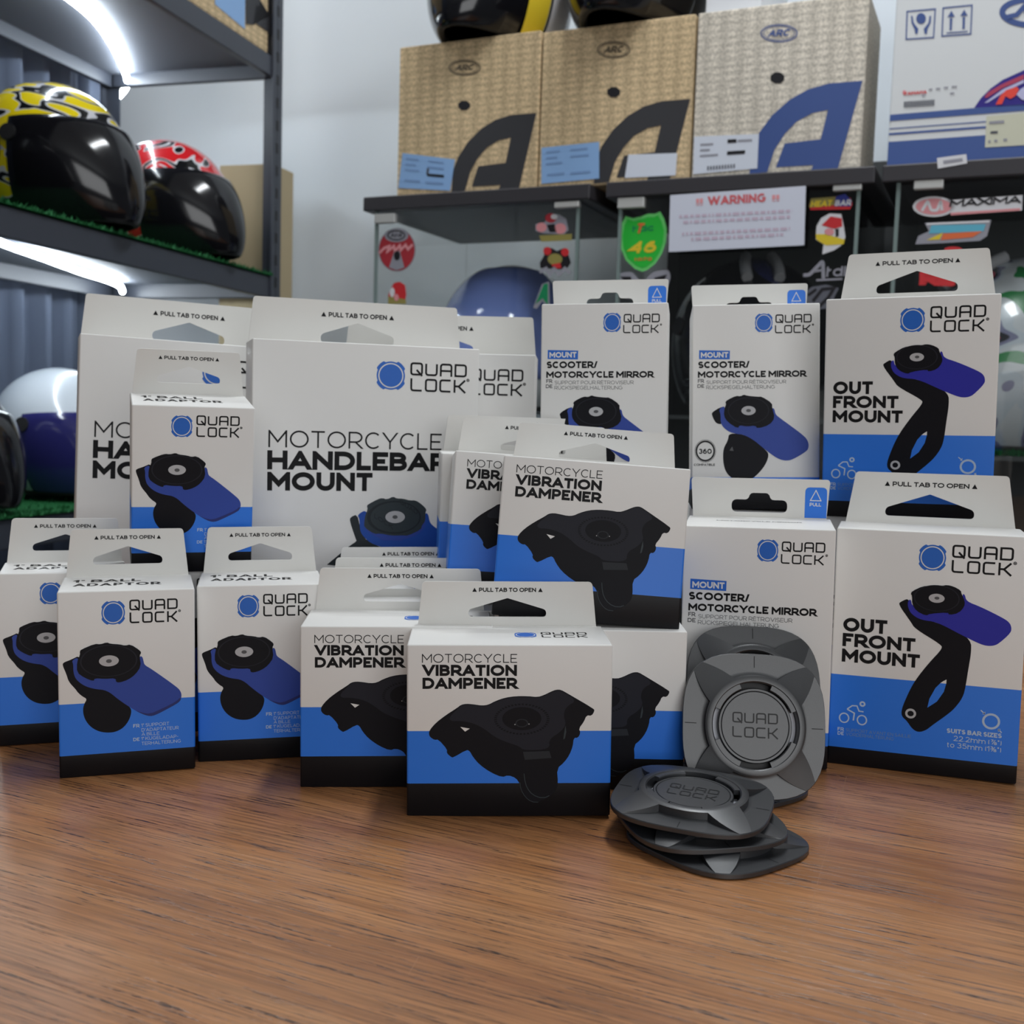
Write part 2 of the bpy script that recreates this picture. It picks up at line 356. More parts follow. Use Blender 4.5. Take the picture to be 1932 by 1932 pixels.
# print layouts measured on the box faces, in hundredths of a millimetre (letter A: tenths)
D = {
 'V': {'sil': [(-3932,4156),(-3890,4347),(-3598,4701),(-3119,5082),(-2535,5463),(-2375,5599),(-2109,5654),(-1789,5626),(-1362,5561),(-1042,5598),(-722,5778),(-243,5952),(291,6028),(879,6028),(1361,5979),(1681,6087),(2054,6278),(2267,6349),(2481,6349),(2805,6169),(4106,5403),(4150,5294),(4014,5047),(3761,5075),(3632,4746),(3394,4418),(3478,4198),(3363,3951),(3148,3951),(3111,3539),(2955,3099),(2691,2713),(2344,2411),(2407,1664),(2331,1332),(2011,1001),(1688,835),(1420,726),(1149,754),(823,950),(604,1283),(520,1670),(329,1947),(-49,2087),(-344,1977),(-910,2227),(-1450,2614),(-1774,3000),(-1936,3303),(-2097,3358),(-2737,2975),(-2845,3003),(-3059,3195),(-3033,3387),(-3462,3881),(-3649,3854),(-3863,3991)], 'tri': [(-2397,4508),(-1942,4426),(-2166,4273)], 'top': [(-2959,4973),(-2534,5409),(-2375,5561),(-2109,5616),(-1789,5588),(-1361,5522),(-1041,5560),(-722,5734),(-243,5914),(291,5990),(879,5990),(1362,5940),(1682,6049),(2054,6235),(2268,6311),(2482,6311),(3293,5814),(2761,5514),(2616,5076),(2773,4638),(2509,4254),(1922,3871),(1982,3376),(692,3324),(475,3544),(-63,3710),(-709,3986),(-1247,4425),(-1784,4699),(-2425,4809),(-2852,4782)], 'lug': [(666,3258),(1956,3294),(2068,2946),(761,2856)], 'arm': [(-3757,4428),(-3438,4810),(-3066,5028),(-2933,5082),(-2985,4864),(-3224,4592),(-3650,4292)], 'gear': [596,4887,1352,776], 'inner': [596,4914,954,574], 'core': [598,4696,332,219], 'dots': [(261,4630),(947,4651)], 'sliver': [(2736,4583),(2778,4254),(2718,3925),(2632,3870),(2671,4199)], 'arc1': [(730,2167),(771,1835),(844,1559),(954,1348),(1091,1181),(1281,1048),(1525,958),(1795,963),(1983,1056)], 'arc2': [(535,1726),(559,1504),(631,1283),(741,1089),(878,922),(1041,799),(1203,737),(1447,725)], 'title': [('MOTORCYCLE',-4268,339,7678,432,0.1),('VIBRATION',-4241,335,7028,551,0.26),('DAMPENER',-4240,351,6388,553,0.26)]},
 'B': {'base': [(-3202,6057),(-3150,6192),(-2796,6312),(-2287,6562),(-1949,5046),(-1030,4656),(-416,4001),(180,3595),(123,3061),(-169,2572),(-589,2319),(-1056,2297),(-1520,2415),(-1927,2725),(-2177,3163),(-2248,3615),(-2167,3945),(-2021,4186),(-2264,4341),(-2490,4578),(-2564,4721),(-2913,5157),(-3008,5550)], 'lever': [(-2746,6282),(-2415,6447),(-2446,5962),(-1641,5195),(431,5246),(597,6362),(754,6298),(804,6014),(855,5842),(1222,5597),(2492,4559),(2678,4319),(2731,4087),(2676,3804),(2433,3619),(1789,3290),(1362,3090),(1097,3052),(781,3158),(310,3445),(-416,4001),(-1031,4600),(-1647,4694),(-2155,4891),(-2557,5248),(-2678,5642),(-2673,6085)], 'bevel': [(310,3445),(677,3279),(1098,3177),(1737,3436),(2434,3762),(2677,4005),(2676,3804),(2433,3619),(1789,3290),(1362,3090),(1097,3052),(781,3158)], 'head': [(-2350,6731),(-2283,6839),(-1618,7111),(-1337,7070),(-1013,7166),(-850,7075),(-386,7026),(-127,6941),(159,7000),(600,6671),(693,6526),(597,6362),(671,5796),(379,5361),(11,5100),(-406,4973),(-587,5011),(-611,5220),(-1127,5211),(-1640,5279),(-1693,5115),(-2150,5336),(-2501,5633),(-2494,6186),(-2337,6565)], 'w': [-926,6171,490,295], 'c': [-926,6160,144,100], 'logo': [[-688,8718,583,625],('',113,2553,8810,572,0),('',118,2538,8121,585,0)], 'fine': [('FR',249,564,2480,193,0.2),('1" SUPPORT',670,2078,2496,182,0.12),("D'ADAPTATEUR",668,2560,2236,182,0.12),('À BILLE',666,1578,2012,171,0.12),('DE',242,558,1746,182,0.2),('1" KUGELADAP-',664,2546,1764,182,0.12),('TERHALTERUNG',662,2680,1496,182,0.12)]},
 'O': {'base': [(-1582,9655),(-1421,9824),(-993,10051),(-801,9085),(374,8785),(1394,8476),(2346,7933),(2386,7161),(2288,6296),(2198,5272),(2088,4635),(1693,3966),(1283,3528),(590,2899),(243,2543),(-151,2379),(-489,2541),(-805,2986),(-1073,3196),(-1124,3511),(-1000,4003),(-675,4911),(-341,5577),(269,6502),(880,7302),(796,7529),(-618,8314),(-855,8688)], 'holeb': [(1179,5329),(1073,4847),(741,4261),(253,3854),(336,4378),(630,5039),(869,5331)], 'holew': [(869,5331),(1007,5454),(1182,5565),(1179,5329)], 'lever': [(-1071,9850),(-918,10018),(-823,9554),(208,9240),(1773,9437),(1756,10480),(1899,10451),(1989,10072),(2742,9819),(3959,9259),(4247,9051),(4365,8793),(4347,8485),(3757,7821),(3485,7682),(3136,7652),(2708,7770),(1765,8195),(518,8796),(-352,8845),(-877,9158),(-1056,9537)], 'head': [(-931,10291),(-866,10452),(-301,10780),(60,10789),(344,10870),(704,10856),(915,10924),(1274,10871),(1675,10667),(1720,10477),(1918,10067),(1899,9756),(1633,9388),(1142,9234),(1063,9383),(136,9235),(-75,9102),(-594,9336),(-831,9710),(-853,10179)], 'w': [438,10138,415,256], 'c': [452,10147,129,85], 'r1': [-619,3429,292,285], 'r2': [-619,3429,168,159], 'bike1': [-4223,2793,288,307], 'bike2': [-3235,2762,285,306], 'bikeh': [-3246,3706,135,129], 'rider': [(-3166,3255),(-3416,3269),(-3542,3563),(-3807,3551),(-4078,3320),(-3667,3121),(-3709,2686)], 'ring': [3603,3425,461,450], 'ar1': [(3044,4006),(3252,3817)], 'ah1': [(3141,3774),(3281,3789),(3272,3960)], 'ar2': [(4175,2841),(4012,3002)], 'ah2': [(4115,3052),(3975,3037),(3991,2867)], 'logo': [[111,12406,714,733],('',1124,4269,12473,729,0),('',1131,4211,11630,715,0)], 'title': [('OUT',-4503,-2105,7874,799,0.26),('FRONT',-4503,-556,6995,769,0.26),('MOUNT',-4502,-278,6083,771,0.26)], 'fine': [('FR',-4557,-4212,2006,203,0.2),('SUPPORT AVANT EN SAILLIE',-4098,-536,2005,194,0.12),('DE',-4546,-4202,1763,203,0.2),('VORDERHALTERUNG',-4087,-1450,1755,195,0.12),('SUITS BAR SIZES',1334,4190,2530,260,0.24),('22.2mm (⅞")',1715,4199,2108,299,0.13),('to 35mm (1⅜")',1375,4199,1711,300,0.13)]},
 'M': {'base': [(-1855,4991),(-519,4819),(782,3822),(945,3557),(785,3029),(398,2500),(-119,2037),(-573,1838),(-1159,1837),(-1681,2036),(-2074,2434),(-2240,2966),(-2275,3564),(-2211,4029),(-1919,4493)], 'foot': [(-3090,6194),(-3005,6360),(-2482,6656),(-2155,6687),(-2347,5558),(-2609,5559),(-2839,5693)], 'glint': [(-1818,3828),(-1623,4093),(-1524,3794)], 'lever': [(-2580,6523),(-2156,6786),(-2154,6221),(-1041,5352),(-1,5413),(1161,6597),(1323,6530),(1389,6166),(1745,5899),(3358,4803),(3680,4407),(3713,4012),(3553,3749),(2591,3224),(2141,3146),(1625,3259),(977,3656),(-519,4819),(-1692,4957),(-2216,5291),(-2446,5625),(-2448,6223)], 'head': [(-2124,6986),(-1994,7118),(-1374,7398),(-1048,7356),(-821,7473),(-593,7392),(122,7319),(446,7330),(1160,6894),(1161,6597),(1357,5935),(971,5474),(129,5247),(-1,5446),(-586,5403),(-1107,5485),(-1236,5253),(-1956,5689),(-2219,6089),(-2188,6554),(-2058,6852)], 'w': [-492,6423,500,298], 'c': [-492,6423,169,99], 'badge': [-3520,3799,623,633], 'badget': [('360',-3980,-3060,3613,333,0.22),('COMPATIBLE',-4319,-2828,2827,147,0.2)], 'logo': [[560,12130,615,610],('',1369,3880,12110,556,0),('',1339,3818,11437,529,0)], 'tag': [(-3984,9821),(-1821,9782),(-1810,10347),(-3980,10402)], 'tagt': [('MOUNT',-3860,-1926,9901,360,0.24)], 'title': [('SCOOTER/',-4048,-437,9221,440,0.26),('MOTORCYCLE MIRROR',-4066,3507,8596,420,0.26)], 'fine': [('FR',-4064,-3636,8272,240,0.2),('SUPPORT POUR RÉTROVISEUR',-3459,2125,8179,233,0.11),('DE',-4095,-3615,7936,233,0.2),('RÜCKSPIEGELHALTERUNG',-3471,1351,7844,233,0.11)], 'stripe': [(-4105,2068),(-4105,1935)]},
 'H': {'base': [(-1177,12217),(-1114,12486),(-666,12665),(-474,11899),(-234,11085),(594,10535),(1747,10249),(2000,9057),(-2809,9133),(-2281,9575),(-1529,10195),(-1218,10462),(-660,10840),(-730,10954)], 'lever': [(-666,12643),(6,13025),(115,11897),(1040,11212),(2422,11202),(4092,12799),(4306,12661),(4387,12201),(4558,11925),(5230,11460),(7172,10236),(6719,9075),(3387,9495),(1747,10226),(962,10440),(226,10720),(-328,11267),(-470,11674),(-503,12350)], 'tab': [(948,11235),(1730,11139),(2516,11156),(2522,10836),(954,10895)], 'head': [(-20,13250),(91,13363),(722,13703),(1040,13794),(1362,13683),(1794,13897),(2050,13753),(2465,13755),(2978,13620),(3350,13644),(3775,13394),(4182,13005),(4092,12799),(4105,12202),(3853,11882),(3812,11606),(2887,11176),(2561,11202),(1729,11185),(946,11349),(535,11306),(-155,11763),(-182,12079),(-123,12575),(51,13025)], 'g1': [1890,12458,1881,1135], 'g2': [1959,12458,1709,1036], 'w': [1959,12481,680,418], 'c': [1949,12481,185,127], 'logo': [[1475,22114,981,954],('',2812,6822,22187,892,0),('',2834,6765,21103,895,0)], 'title': [('MOTORCYCLE',-6636,5131,17117,1137,0.1),('HANDLEBAR',-6698,5614,15654,1260,0.26),('MOUNT',-6686,342,14252,1242,0.26)]},
 'A': [(-1549,-10),(-1532,351),(-1433,574),(-1259,805),(-1021,1000),(-768,1121),(-485,1176),(-32,1171),(-303,-15),(-669,-2),(-645,62),(-1172,64),(-1061,392),(-561,415),(-479,812),(-694,786),(-915,680),(-1071,521),(-1202,315),(-1291,5)],
}
# ------------------------------------------------------------------ the room
FLOOR_Z = -1.04
PSI = R(24); EX = Vector((math.cos(PSI), -math.sin(PSI), 0)); EY = Vector((math.sin(PSI), math.cos(PSI), 0)); EZ = Vector((0, 0, 1))
R0 = at(685, 372, 1.94); TOPZ = R0.z
def row(px, py, b=0.0):
    """place along the cabinet row: distance from the row's left end, height"""
    d = ray(px, py); t = ((R0 - CAM).dot(EY) + b) / d.dot(EY); q = CAM + d * t
    return (q - R0).dot(EX), q.z
def rowp(a, b, z): return Vector((R0.x, R0.y, 0)) + EX * a + EY * b + EZ * z
def struct(o, label=None, cat=None): o['kind'] = 'structure'; return o
WALLM = mat('wall_paint', (0.72, 0.77, 0.82), 0.75, spec=0.2)
CEILM = mat('ceiling_paint', (0.75, 0.77, 0.78), 0.8)
FLOORM = mat('floor_tile', (0.38, 0.38, 0.37), 0.4)
mb = MB(); mb.poly([(-3, -4, FLOOR_Z), (3, -4, FLOOR_Z), (3, 4, FLOOR_Z), (-3, 4, FLOOR_Z)], FLOORM); struct(mb.build('floor'))
mb = MB(); mb.poly([(-3, 4, 1.95), (3, 4, 1.95), (3, -4, 1.95), (-3, -4, 1.95)], CEILM); struct(mb.build('ceiling'))
mb = MB(); p, q = rowp(-2.6, .46, 0), rowp(3.2, .46, 0)
mb.poly([(p.x, p.y, FLOOR_Z), (q.x, q.y, FLOOR_Z), (q.x, q.y, 1.95), (p.x, p.y, 1.95)], WALLM); struct(mb.build('wall_back'))

# ------------------------------------------------------------------ counter with wood laminate
def wood():
    m = mat('wood_laminate', (0.2, 0.1, 0.06), 0.30, spec=0.6)
    n, l, b = nodes(m)
    tc = n.new('ShaderNodeTexCoord')
    mp = n.new('ShaderNodeMapping'); mp.inputs['Rotation'].default_value = (0, 0, R(25)); mp.inputs['Scale'].default_value = (1, 1, 1)
    l.new(tc.outputs['Object'], mp.inputs['Vector'])
    def stretched(sx, sy, scale, detail, rough=.55, dist=0):
        k = n.new('ShaderNodeMapping'); k.inputs['Scale'].default_value = (sx, sy, 1); l.new(mp.outputs[0], k.inputs['Vector'])
        t = n.new('ShaderNodeTexNoise'); t.inputs['Scale'].default_value = scale; t.inputs['Detail'].default_value = detail; t.inputs['Roughness'].default_value = rough; t.inputs['Distortion'].default_value = dist
        l.new(k.outputs[0], t.inputs['Vector']); return t.outputs['Fac']
    def ramp(src, stops):
        r = n.new('ShaderNodeValToRGB'); e = r.color_ramp.elements
        while len(e) < len(stops): e.new(.5)
        for q, (p, c) in zip(e, stops): q.position = p; q.color = (c, c, c, 1) if not isinstance(c, tuple) else (*c, 1)
        l.new(src, r.inputs['Fac']); return r.outputs['Color']
    base = ramp(stretched(1.5, 22, 1.6, 4, .6, .6), [(.30, srgb(150, 98, 60)), (.5, srgb(174, 119, 74)), (.72, srgb(192, 138, 92))])
    fine = ramp(stretched(16, 700, 1.0, 3), [(.35, .66), (.65, 1.14)])
    pores = ramp(stretched(24, 760, 1.0, 3, .65, .35), [(.39, 1.0), (.44, 0.0)])
    cluster = ramp(stretched(2.2, 40, 1.0, 3), [(.34, .45), (.52, 1.0)])
    mul = n.new('ShaderNodeMixRGB'); mul.blend_type = 'MULTIPLY'; mul.inputs[0].default_value = 1; l.new(base, mul.inputs[1]); l.new(fine, mul.inputs[2])
    pm = n.new('ShaderNodeMath'); pm.operation = 'MULTIPLY'; l.new(pores, pm.inputs[0]); l.new(cluster, pm.inputs[1])
    brk = ramp(stretched(260, 900, 1.0, 2), [(.36, .25), (.52, 1.0)])
    pb = n.new('ShaderNodeMath'); pb.operation = 'MULTIPLY'; l.new(pm.outputs[0], pb.inputs[0]); l.new(brk, pb.inputs[1]); pm = pb
    pk = n.new('ShaderNodeMath'); pk.operation = 'MULTIPLY'; l.new(pm.outputs[0], pk.inputs[0]); pk.inputs[1].default_value = .92
    mx = n.new('ShaderNodeMixRGB'); l.new(pk.outputs[0], mx.inputs[0]); l.new(mul.outputs[0], mx.inputs[1]); mx.inputs[2].default_value = (*srgb(46, 30, 24), 1)
    l.new(mx.outputs[0], b.inputs['Base Color'])
    bp = n.new('ShaderNodeBump'); bp.inputs['Strength'].default_value = .3; bp.inputs['Distance'].default_value = .0004; bp.invert = True
    l.new(pm.outputs[0], bp.inputs['Height']); l.new(bp.outputs[0], b.inputs['Normal'])
    return m
WOOD = wood()
ct = empty('shop_counter', (0, .35, FLOOR_Z)); tag(ct, 'brown wood grain counter carrying all the white boxes', 'counter')
mb = MB(); mb.box(-1.0, 1.05, -.62, .60, -FLOOR_Z - .032, -FLOOR_Z, WOOD); mb.build('countertop', ct, .002)
mb = MB(); mb.box(-.95, 1.0, -.55, .56, 0, -FLOOR_Z - .032, mat('counter_body', (0.06, 0.045, 0.04), .5)); mb.build('counter_base', ct)
sm = mat('scratch_mark', srgb(176, 130, 96), .5)
for (ax, ay), (bx, by) in (((1597, 1465), (1500, 1822)), ((665, 1530), (385, 1690)), ((440, 1742), (405, 1775)), ((790, 1805), (770, 1840))):
    p, q = atz(ax, ay, 0), atz(bx, by, 0); d = (q - p).normalized(); w = Vector((-d.y, d.x, 0)) * .00011
    mb = MB(); mb.poly([tuple(v - Vector((0, .35, FLOOR_Z)) + Vector((0, 0, .00006))) for v in (p - w, q - w, q + w, p + w)], sm)
    tag(mb.build('scratch', ct), 'fine pale scratch across the countertop')

# ------------------------------------------------------------------ glass display cabinets
def glass_mat():
    m = bpy.data.materials.new('thin_glass'); m.use_nodes = True; n, l = m.node_tree.nodes, m.node_tree.links
    n.remove(n['Principled BSDF']); out = n['Material Output']
    t = n.new('ShaderNodeBsdfTransparent'); t.inputs[0].default_value = (0.985, 0.993, 0.99, 1)
    g = n.new('ShaderNodeBsdfGlossy'); g.inputs['Roughness'].default_value = 0.02
    f = n.new('ShaderNodeLayerWeight'); f.inputs['Blend'].default_value = 0.5
    p = n.new('ShaderNodeMath'); p.operation = 'POWER'; p.inputs[1].default_value = 5.0; l.new(f.outputs['Facing'], p.inputs[0])
    q = n.new('ShaderNodeMath'); q.operation = 'MULTIPLY_ADD'; q.inputs[1].default_value = 0.9; q.inputs[2].default_value = 0.035; l.new(p.outputs[0], q.inputs[0])
    x = n.new('ShaderNodeMixShader'); l.new(q.outputs[0], x.inputs[0]); l.new(t.outputs[0], x.inputs[1]); l.new(g.outputs[0], x.inputs[2]); l.new(x.outputs[0], out.inputs['Surface'])
    return m
GLASS = glass_mat()
DARKW = mat('dark_brown_board', srgb(54, 52, 56), 0.45)
EDGE = mat('glass_edge', (0.20, 0.26, 0.25), 0.3)
CLIP = mat('clip_metal', (0.60, 0.60, 0.58), 0.4, metal=.3)
SHELFB = mat('cabinet_interior_board', (0.030, 0.036, 0.037), 0.6)
CABS = [(0.0, .417), (.444, .847), (.857, 1.275)]
SHELF_ZS = [.205, .205, .16]
cab_empty = []
for k, (a0, a1) in enumerate(CABS):
    o = rowp(a0, 0, FLOOR_Z); e = empty('display_cabinet', tuple(o), (0, 0, -PSI)); cab_empty.append(e)
    w = a1 - a0; H = TOPZ - FLOOR_Z; D_ = .37
    tag(e, ('glass display cabinet nearest the white wall, leftmost of the three', 'middle glass display cabinet with the warning notice', 'glass display cabinet at the right edge under the white and navy carton')[k], 'display cabinet', 'glass display cabinets along the back')
    mb = MB(); mb.box(0, w, 0, D_, H - .024, H, DARKW); mb.build('top_board', e, .002)
    mb = MB(); mb.box(0, w, 0, D_, 0, .10, DARKW); mb.build('base_board', e, .002)
    i = .020
    for nm, b in (('glass_door', .014), ):
        mb = MB(); mb.box(i, w - i, b, b + .004, .10, H - .024, GLASS); mb.build(nm, e)
    for x in (i, w - i - .004):
        mb = MB(); mb.box(x, x + .004, .0185, D_ - .01, .10, H - .024, GLASS); mb.build('side_glass', e)
        mb = MB(); mb.box(x - .0006, x + .0046, .0085, .0135, .10, H - .024, EDGE); mb.build('glass_edge_strip', e)
    mb = MB()
    if k: mb.box(i, w - i, D_ - .012, D_ - .008, .10, H - .024, SHELFB)
    else: mb.box(i, w - i, D_ - .012, D_ - .008, .10, H - .024, GLASS)
    mb.build('back_panel', e)
    for z in (SHELF_ZS[k] - .44, SHELF_ZS[k]):
        mb = MB(); mb.box(i + .006, w - i - .006, .03, D_ - .016, z - FLOOR_Z - .006, z - FLOOR_Z, GLASS if k == 0 else SHELFB); mb.build('shelf', e)
# added dark sheet behind the middle and right cabinets, standing in for wall shade
mb = MB(); mb.box(0, 1.0, 0, .02, 0, .66 - FLOOR_Z, mat('wall_shade_dark', (0.055, 0.06, 0.063), .6))
bb = mb.build('wall_shade_sheet'); bb.location = rowp(.43, .40, FLOOR_Z); bb.rotation_euler = (0, 0, -PSI); struct(bb)
def cab_uv(k, px, py, b): 
    a, z = row(px, py, b); return (a - CABS[k][0], b, z - FLOOR_Z)
def cab_poly(mb, k, pts, b, m): mb.poly([cab_uv(k, *p, b) for p in pts], m)
for k, ps in ((0, [(706.7, 402, 745.6, 422), (1046, 379, 1093, 393)]), (1, [(1165, 371, 1216, 394), (1571, 346, 1626, 361)]), (2, [(1723.6, 335, 1780.6, 358)])):
    for x0, y0, x1, y1 in ps:
        p, q = cab_uv(k, x0, y1, .004), cab_uv(k, x1, y0, .004)
        mb = MB(); mb.box(p[0], q[0], .002, .0135, p[2], q[2], CLIP); mb.build('door_clip', cab_empty[k], .0015)
def fl(name, r, g, b, rough=.45): return mat(name, srgb(r, g, b), rough)
S_RED, S_DRED, S_WHITE, S_BLACK = fl('sticker_red', 205, 45, 50), fl('sticker_dark_red', 172, 48, 58), fl('sticker_white', 222, 222, 226), fl('sticker_black', 22, 20, 26)
S_YEL, S_GRN, S_BLUE, S_CYAN, S_GREY, S_PINK = fl('sticker_yellow', 226, 200, 50), fl('sticker_green', 40, 190, 60), fl('sticker_blue', 45, 55, 150), fl('sticker_cyan', 95, 180, 205), fl('sticker_grey', 150, 150, 160), fl('sticker_pink', 225, 150, 155)
S_LGRN, S_DGRN, S_ORG, S_OLIVE = fl('sticker_light_green', 110, 215, 115), fl('sticker_bottle_green', 20, 135, 85), fl('sticker_orange', 225, 110, 60), fl('sticker_olive', 150, 140, 75)
class Sticker:
    """a flat print on the door glass of cabinet k, measured in a crop of the photograph"""
    def __init__(s, k, org, sc, b=.0132): s.k, s.o, s.s, s.b, s.mb = k, org, sc, b, MB()
    def P(s, x, y, layer=0):
        v = cab_uv(s.k, s.o[0] + x / s.s, s.o[1] + y / s.s, s.b); return (v[0], s.b - .0004 * layer, v[2])
    def poly(s, pts, m, layer=0): s.mb.poly([s.P(*p, layer) for p in pts], m); return s
    def ell(s, cx, cy, rx, ry, m, layer=0, n=40): return s.poly(ell((cx, cy), rx, ry, n), m, layer)
    def st(s, pts, w, m, layer=1, closed=False):
        for q in stroke2d(pts, w, closed): s.poly(q, m, layer)
        return s
    def text(s, t, x0, y0, x1, y1, cap, wt, m, layer=1, slant=0.0):
        """baseline from (x0,y0) to (x1,y1)"""
        text(s.mb, t, 0, x1 - x0, 0, cap, wt, m, lambda x, y: s.P(x0 + x, y0 + (y1 - y0) * x / (x1 - x0) - y, layer), slant=slant); return s
    def done(s, name, label): return tag(s.mb.build(name, cab_empty[s.k]), label)
c1, c2, c3 = (690, 340), (1130, 330), (1500, 320)
s = Sticker(0, c1, 4.493); s.ell(265, 590, 158, 185, S_GREY); s.ell(265, 590, 150, 178, S_DRED, 1)
s.ell(262, 468, 102, 58, S_GREY, 2); s.st(ell((262, 468), 72, 38, 30), 9, S_BLACK, 3, True); s.text('Arai', 215, 485, 310, 480, 34, .16, S_BLACK, 3)
s.st([(115, 620), (160, 575), (200, 560), (190, 600), (240, 560), (250, 600), (290, 555), (300, 590), (340, 550), (360, 585), (400, 545)], 22, S_PINK, 2)
s.poly([(245, 600), (290, 600), (330, 740), (265, 765), (200, 740)], S_GREY, 2); s.ell(268, 640, 26, 40, S_BLACK, 3); s.done('sticker', 'round red sticker with a silver oval')
s = Sticker(0, c1, 4.493); s.poly([(205, 930), (240, 870), (290, 860), (335, 890), (345, 970), (330, 1040), (200, 1040), (190, 980)], S_RED); s.ell(225, 950, 22, 40, S_WHITE, 1); s.poly([(190, 985), (340, 1010), (345, 1050), (190, 1050)], S_OLIVE, 1); s.ell(262, 995, 20, 30, S_PINK, 2); s.done('sticker', 'small red and yellow sticker')
s = Sticker(0, c1, 4.493); s.poly([(1440, 370), (1510, 360), (1580, 290), (1640, 290), (1700, 330), (1720, 420), (1680, 460), (1500, 450), (1440, 430)], S_GREY); s.ell(1570, 320, 48, 40, S_DRED, 1); s.ell(1600, 310, 28, 22, S_WHITE, 2); s.ell(1650, 410, 50, 45, S_PINK, 1); s.poly([(1535, 380), (1600, 370), (1620, 440), (1560, 440)], S_BLACK, 1); s.ell(1490, 400, 45, 40, S_PINK, 1)
s.poly([(1470, 470), (1750, 455), (1745, 510), (1490, 522)], S_OLIVE, 1); s.done('sticker', 'red and white motorcycle sticker over an olive strip')
s = Sticker(0, c1, 4.493); s.poly([(1515, 570), (1580, 575), (1620, 600), (1680, 575), (1715, 620), (1740, 700), (1700, 760), (1480, 745), (1475, 700), (1510, 640)], S_BLACK); s.ell(1540, 600, 34, 35, S_RED, 1); s.ell(1690, 610, 34, 35, S_RED, 1); s.ell(1605, 670, 62, 48, S_OLIVE, 1); s.poly([(1575, 715), (1650, 700), (1660, 745), (1600, 750)], S_RED, 2)
s.st([(1475, 780), (1530, 750), (1560, 800), (1600, 750), (1640, 800), (1690, 750), (1735, 790)], 30, S_GREY, 2); s.done('sticker', 'red and black sticker with silver lettering')
s = Sticker(0, c1, 4.493); s.poly([(1420, 1080), (1495, 880), (1555, 860), (1560, 1060), (1520, 1070), (1500, 1020), (1450, 1090)], S_GREY); s.poly([(1440, 1050), (1510, 880), (1545, 875), (1545, 1060), (1500, 1000)], S_DGRN, 1); s.poly([(1650, 865), (1700, 860), (1690, 960), (1640, 960)], S_DGRN, 1); s.done('sticker', 'green letter sticker behind the box tabs')
s = Sticker(1, c2, 4.712); sh = [(235, 365), (300, 385), (370, 370), (440, 345), (500, 345), (545, 325), (580, 390), (605, 480), (595, 600), (560, 700), (500, 790), (430, 845), (385, 860), (320, 835), (240, 760), (195, 650), (185, 540), (205, 430)]
s.poly(sh, S_LGRN); s.poly([(392 + (x - 392) * .88, 600 + (y - 600) * .88) for x, y in sh], S_GRN, 1)
s.text('rac', 300, 510, 500, 495, 60, .2, S_DGRN, 2); s.text('T', 325, 520, 385, 520, 90, .22, S_ORG, 3, .3)
s.text('46', 265, 700, 500, 690, 105, .26, S_YEL, 2, .25); s.text('racing', 320, 765, 470, 755, 30, .2, S_ORG, 2); s.done('sticker', 'green shield sticker with a yellow 46')
s = Sticker(1, c2, 4.712); s.poly(rr([(150, 880), (290, 855), (385, 960), (480, 860), (620, 840), (640, 900), (610, 1010), (560, 1100), (220, 1100), (165, 1010)], 40), S_GREY); s.poly([(190, 905), (285, 905), (290, 940), (250, 960)], S_BLACK, 1); s.poly([(490, 915), (605, 885), (575, 950), (510, 950)], S_BLACK, 1); s.poly([(220, 950), (290, 935), (330, 1010), (240, 1010)], S_PINK, 2); s.poly([(500, 950), (580, 945), (560, 1010), (480, 1010)], S_DRED, 2); s.poly([(330, 930), (385, 1000), (440, 930), (470, 960), (430, 1060), (330, 1060), (300, 960)], S_WHITE, 2); s.done('sticker', 'winged silver, black and red sticker')
S_PAPER = fl('notice_paper', 208, 212, 226, .6); S_FAINT = fl('notice_faint_red', 196, 178, 196, .6)
s = Sticker(1, c2, 4.712, -.0005); s.poly([(635, 180), (1840, 97), (1825, 625), (620, 685)], S_PAPER)
s.text('!!', 865, 285, 925, 281, 85, .3, S_PINK, 1); s.text('WARNING', 970, 270, 1485, 240, 78, .24, fl('notice_red', 206, 92, 98, .6), 1); s.text('!!', 1540, 248, 1605, 244, 80, .3, S_PINK, 1)
random.seed(3)
for y, x0, x1 in ((385, 715, 1720), (435, 750, 1700), (540, 740, 1700), (585, 820, 1640)):
    x = x0
    while x < x1:
        w = random.uniform(14, 60); yy = y - (x - x0) * .052
        s.poly([(x, yy), (min(x + w, x1), yy - .052 * w), (min(x + w, x1), yy - 26 - .052 * w), (x, yy - 26)], S_FAINT, 1); x += w + 16
s.done('warning_notice', 'white paper notice with red WARNING heading')
s = Sticker(1, c3, 4.472); s.poly([(120, 300), (135, 250), (360, 225), (470, 240), (485, 290), (465, 335), (130, 340)], S_RED); s.poly([(118, 320), (135, 245), (345, 228), (330, 300)], S_OLIVE, 1); s.poly([(345, 228), (420, 205), (480, 260), (470, 310), (330, 310)], S_BLUE, 1); s.text('HEAT', 130, 318, 310, 308, 52, .24, S_YEL, 2, .2); s.text('BAR', 335, 308, 470, 302, 50, .24, S_WHITE, 2, .2); s.done('sticker', 'yellow, blue and red wordmark sticker')
s = Sticker(1, c3, 4.472); s.poly([(180, 480), (220, 410), (290, 370), (390, 375), (410, 470), (425, 570), (390, 640), (330, 680), (230, 715), (240, 630), (175, 590)], S_WHITE); s.poly([(225, 470), (300, 395), (395, 410), (400, 480), (330, 500)], S_RED, 1); s.poly([(175, 545), (260, 545), (420, 590), (410, 630), (260, 640), (180, 590)], S_YEL, 1); s.poly([(340, 500), (370, 500), (370, 560), (345, 570)], S_BLACK, 2); s.ell(290, 525, 40, 30, S_PINK, 2); s.done('sticker', 'red, white and yellow sticker')
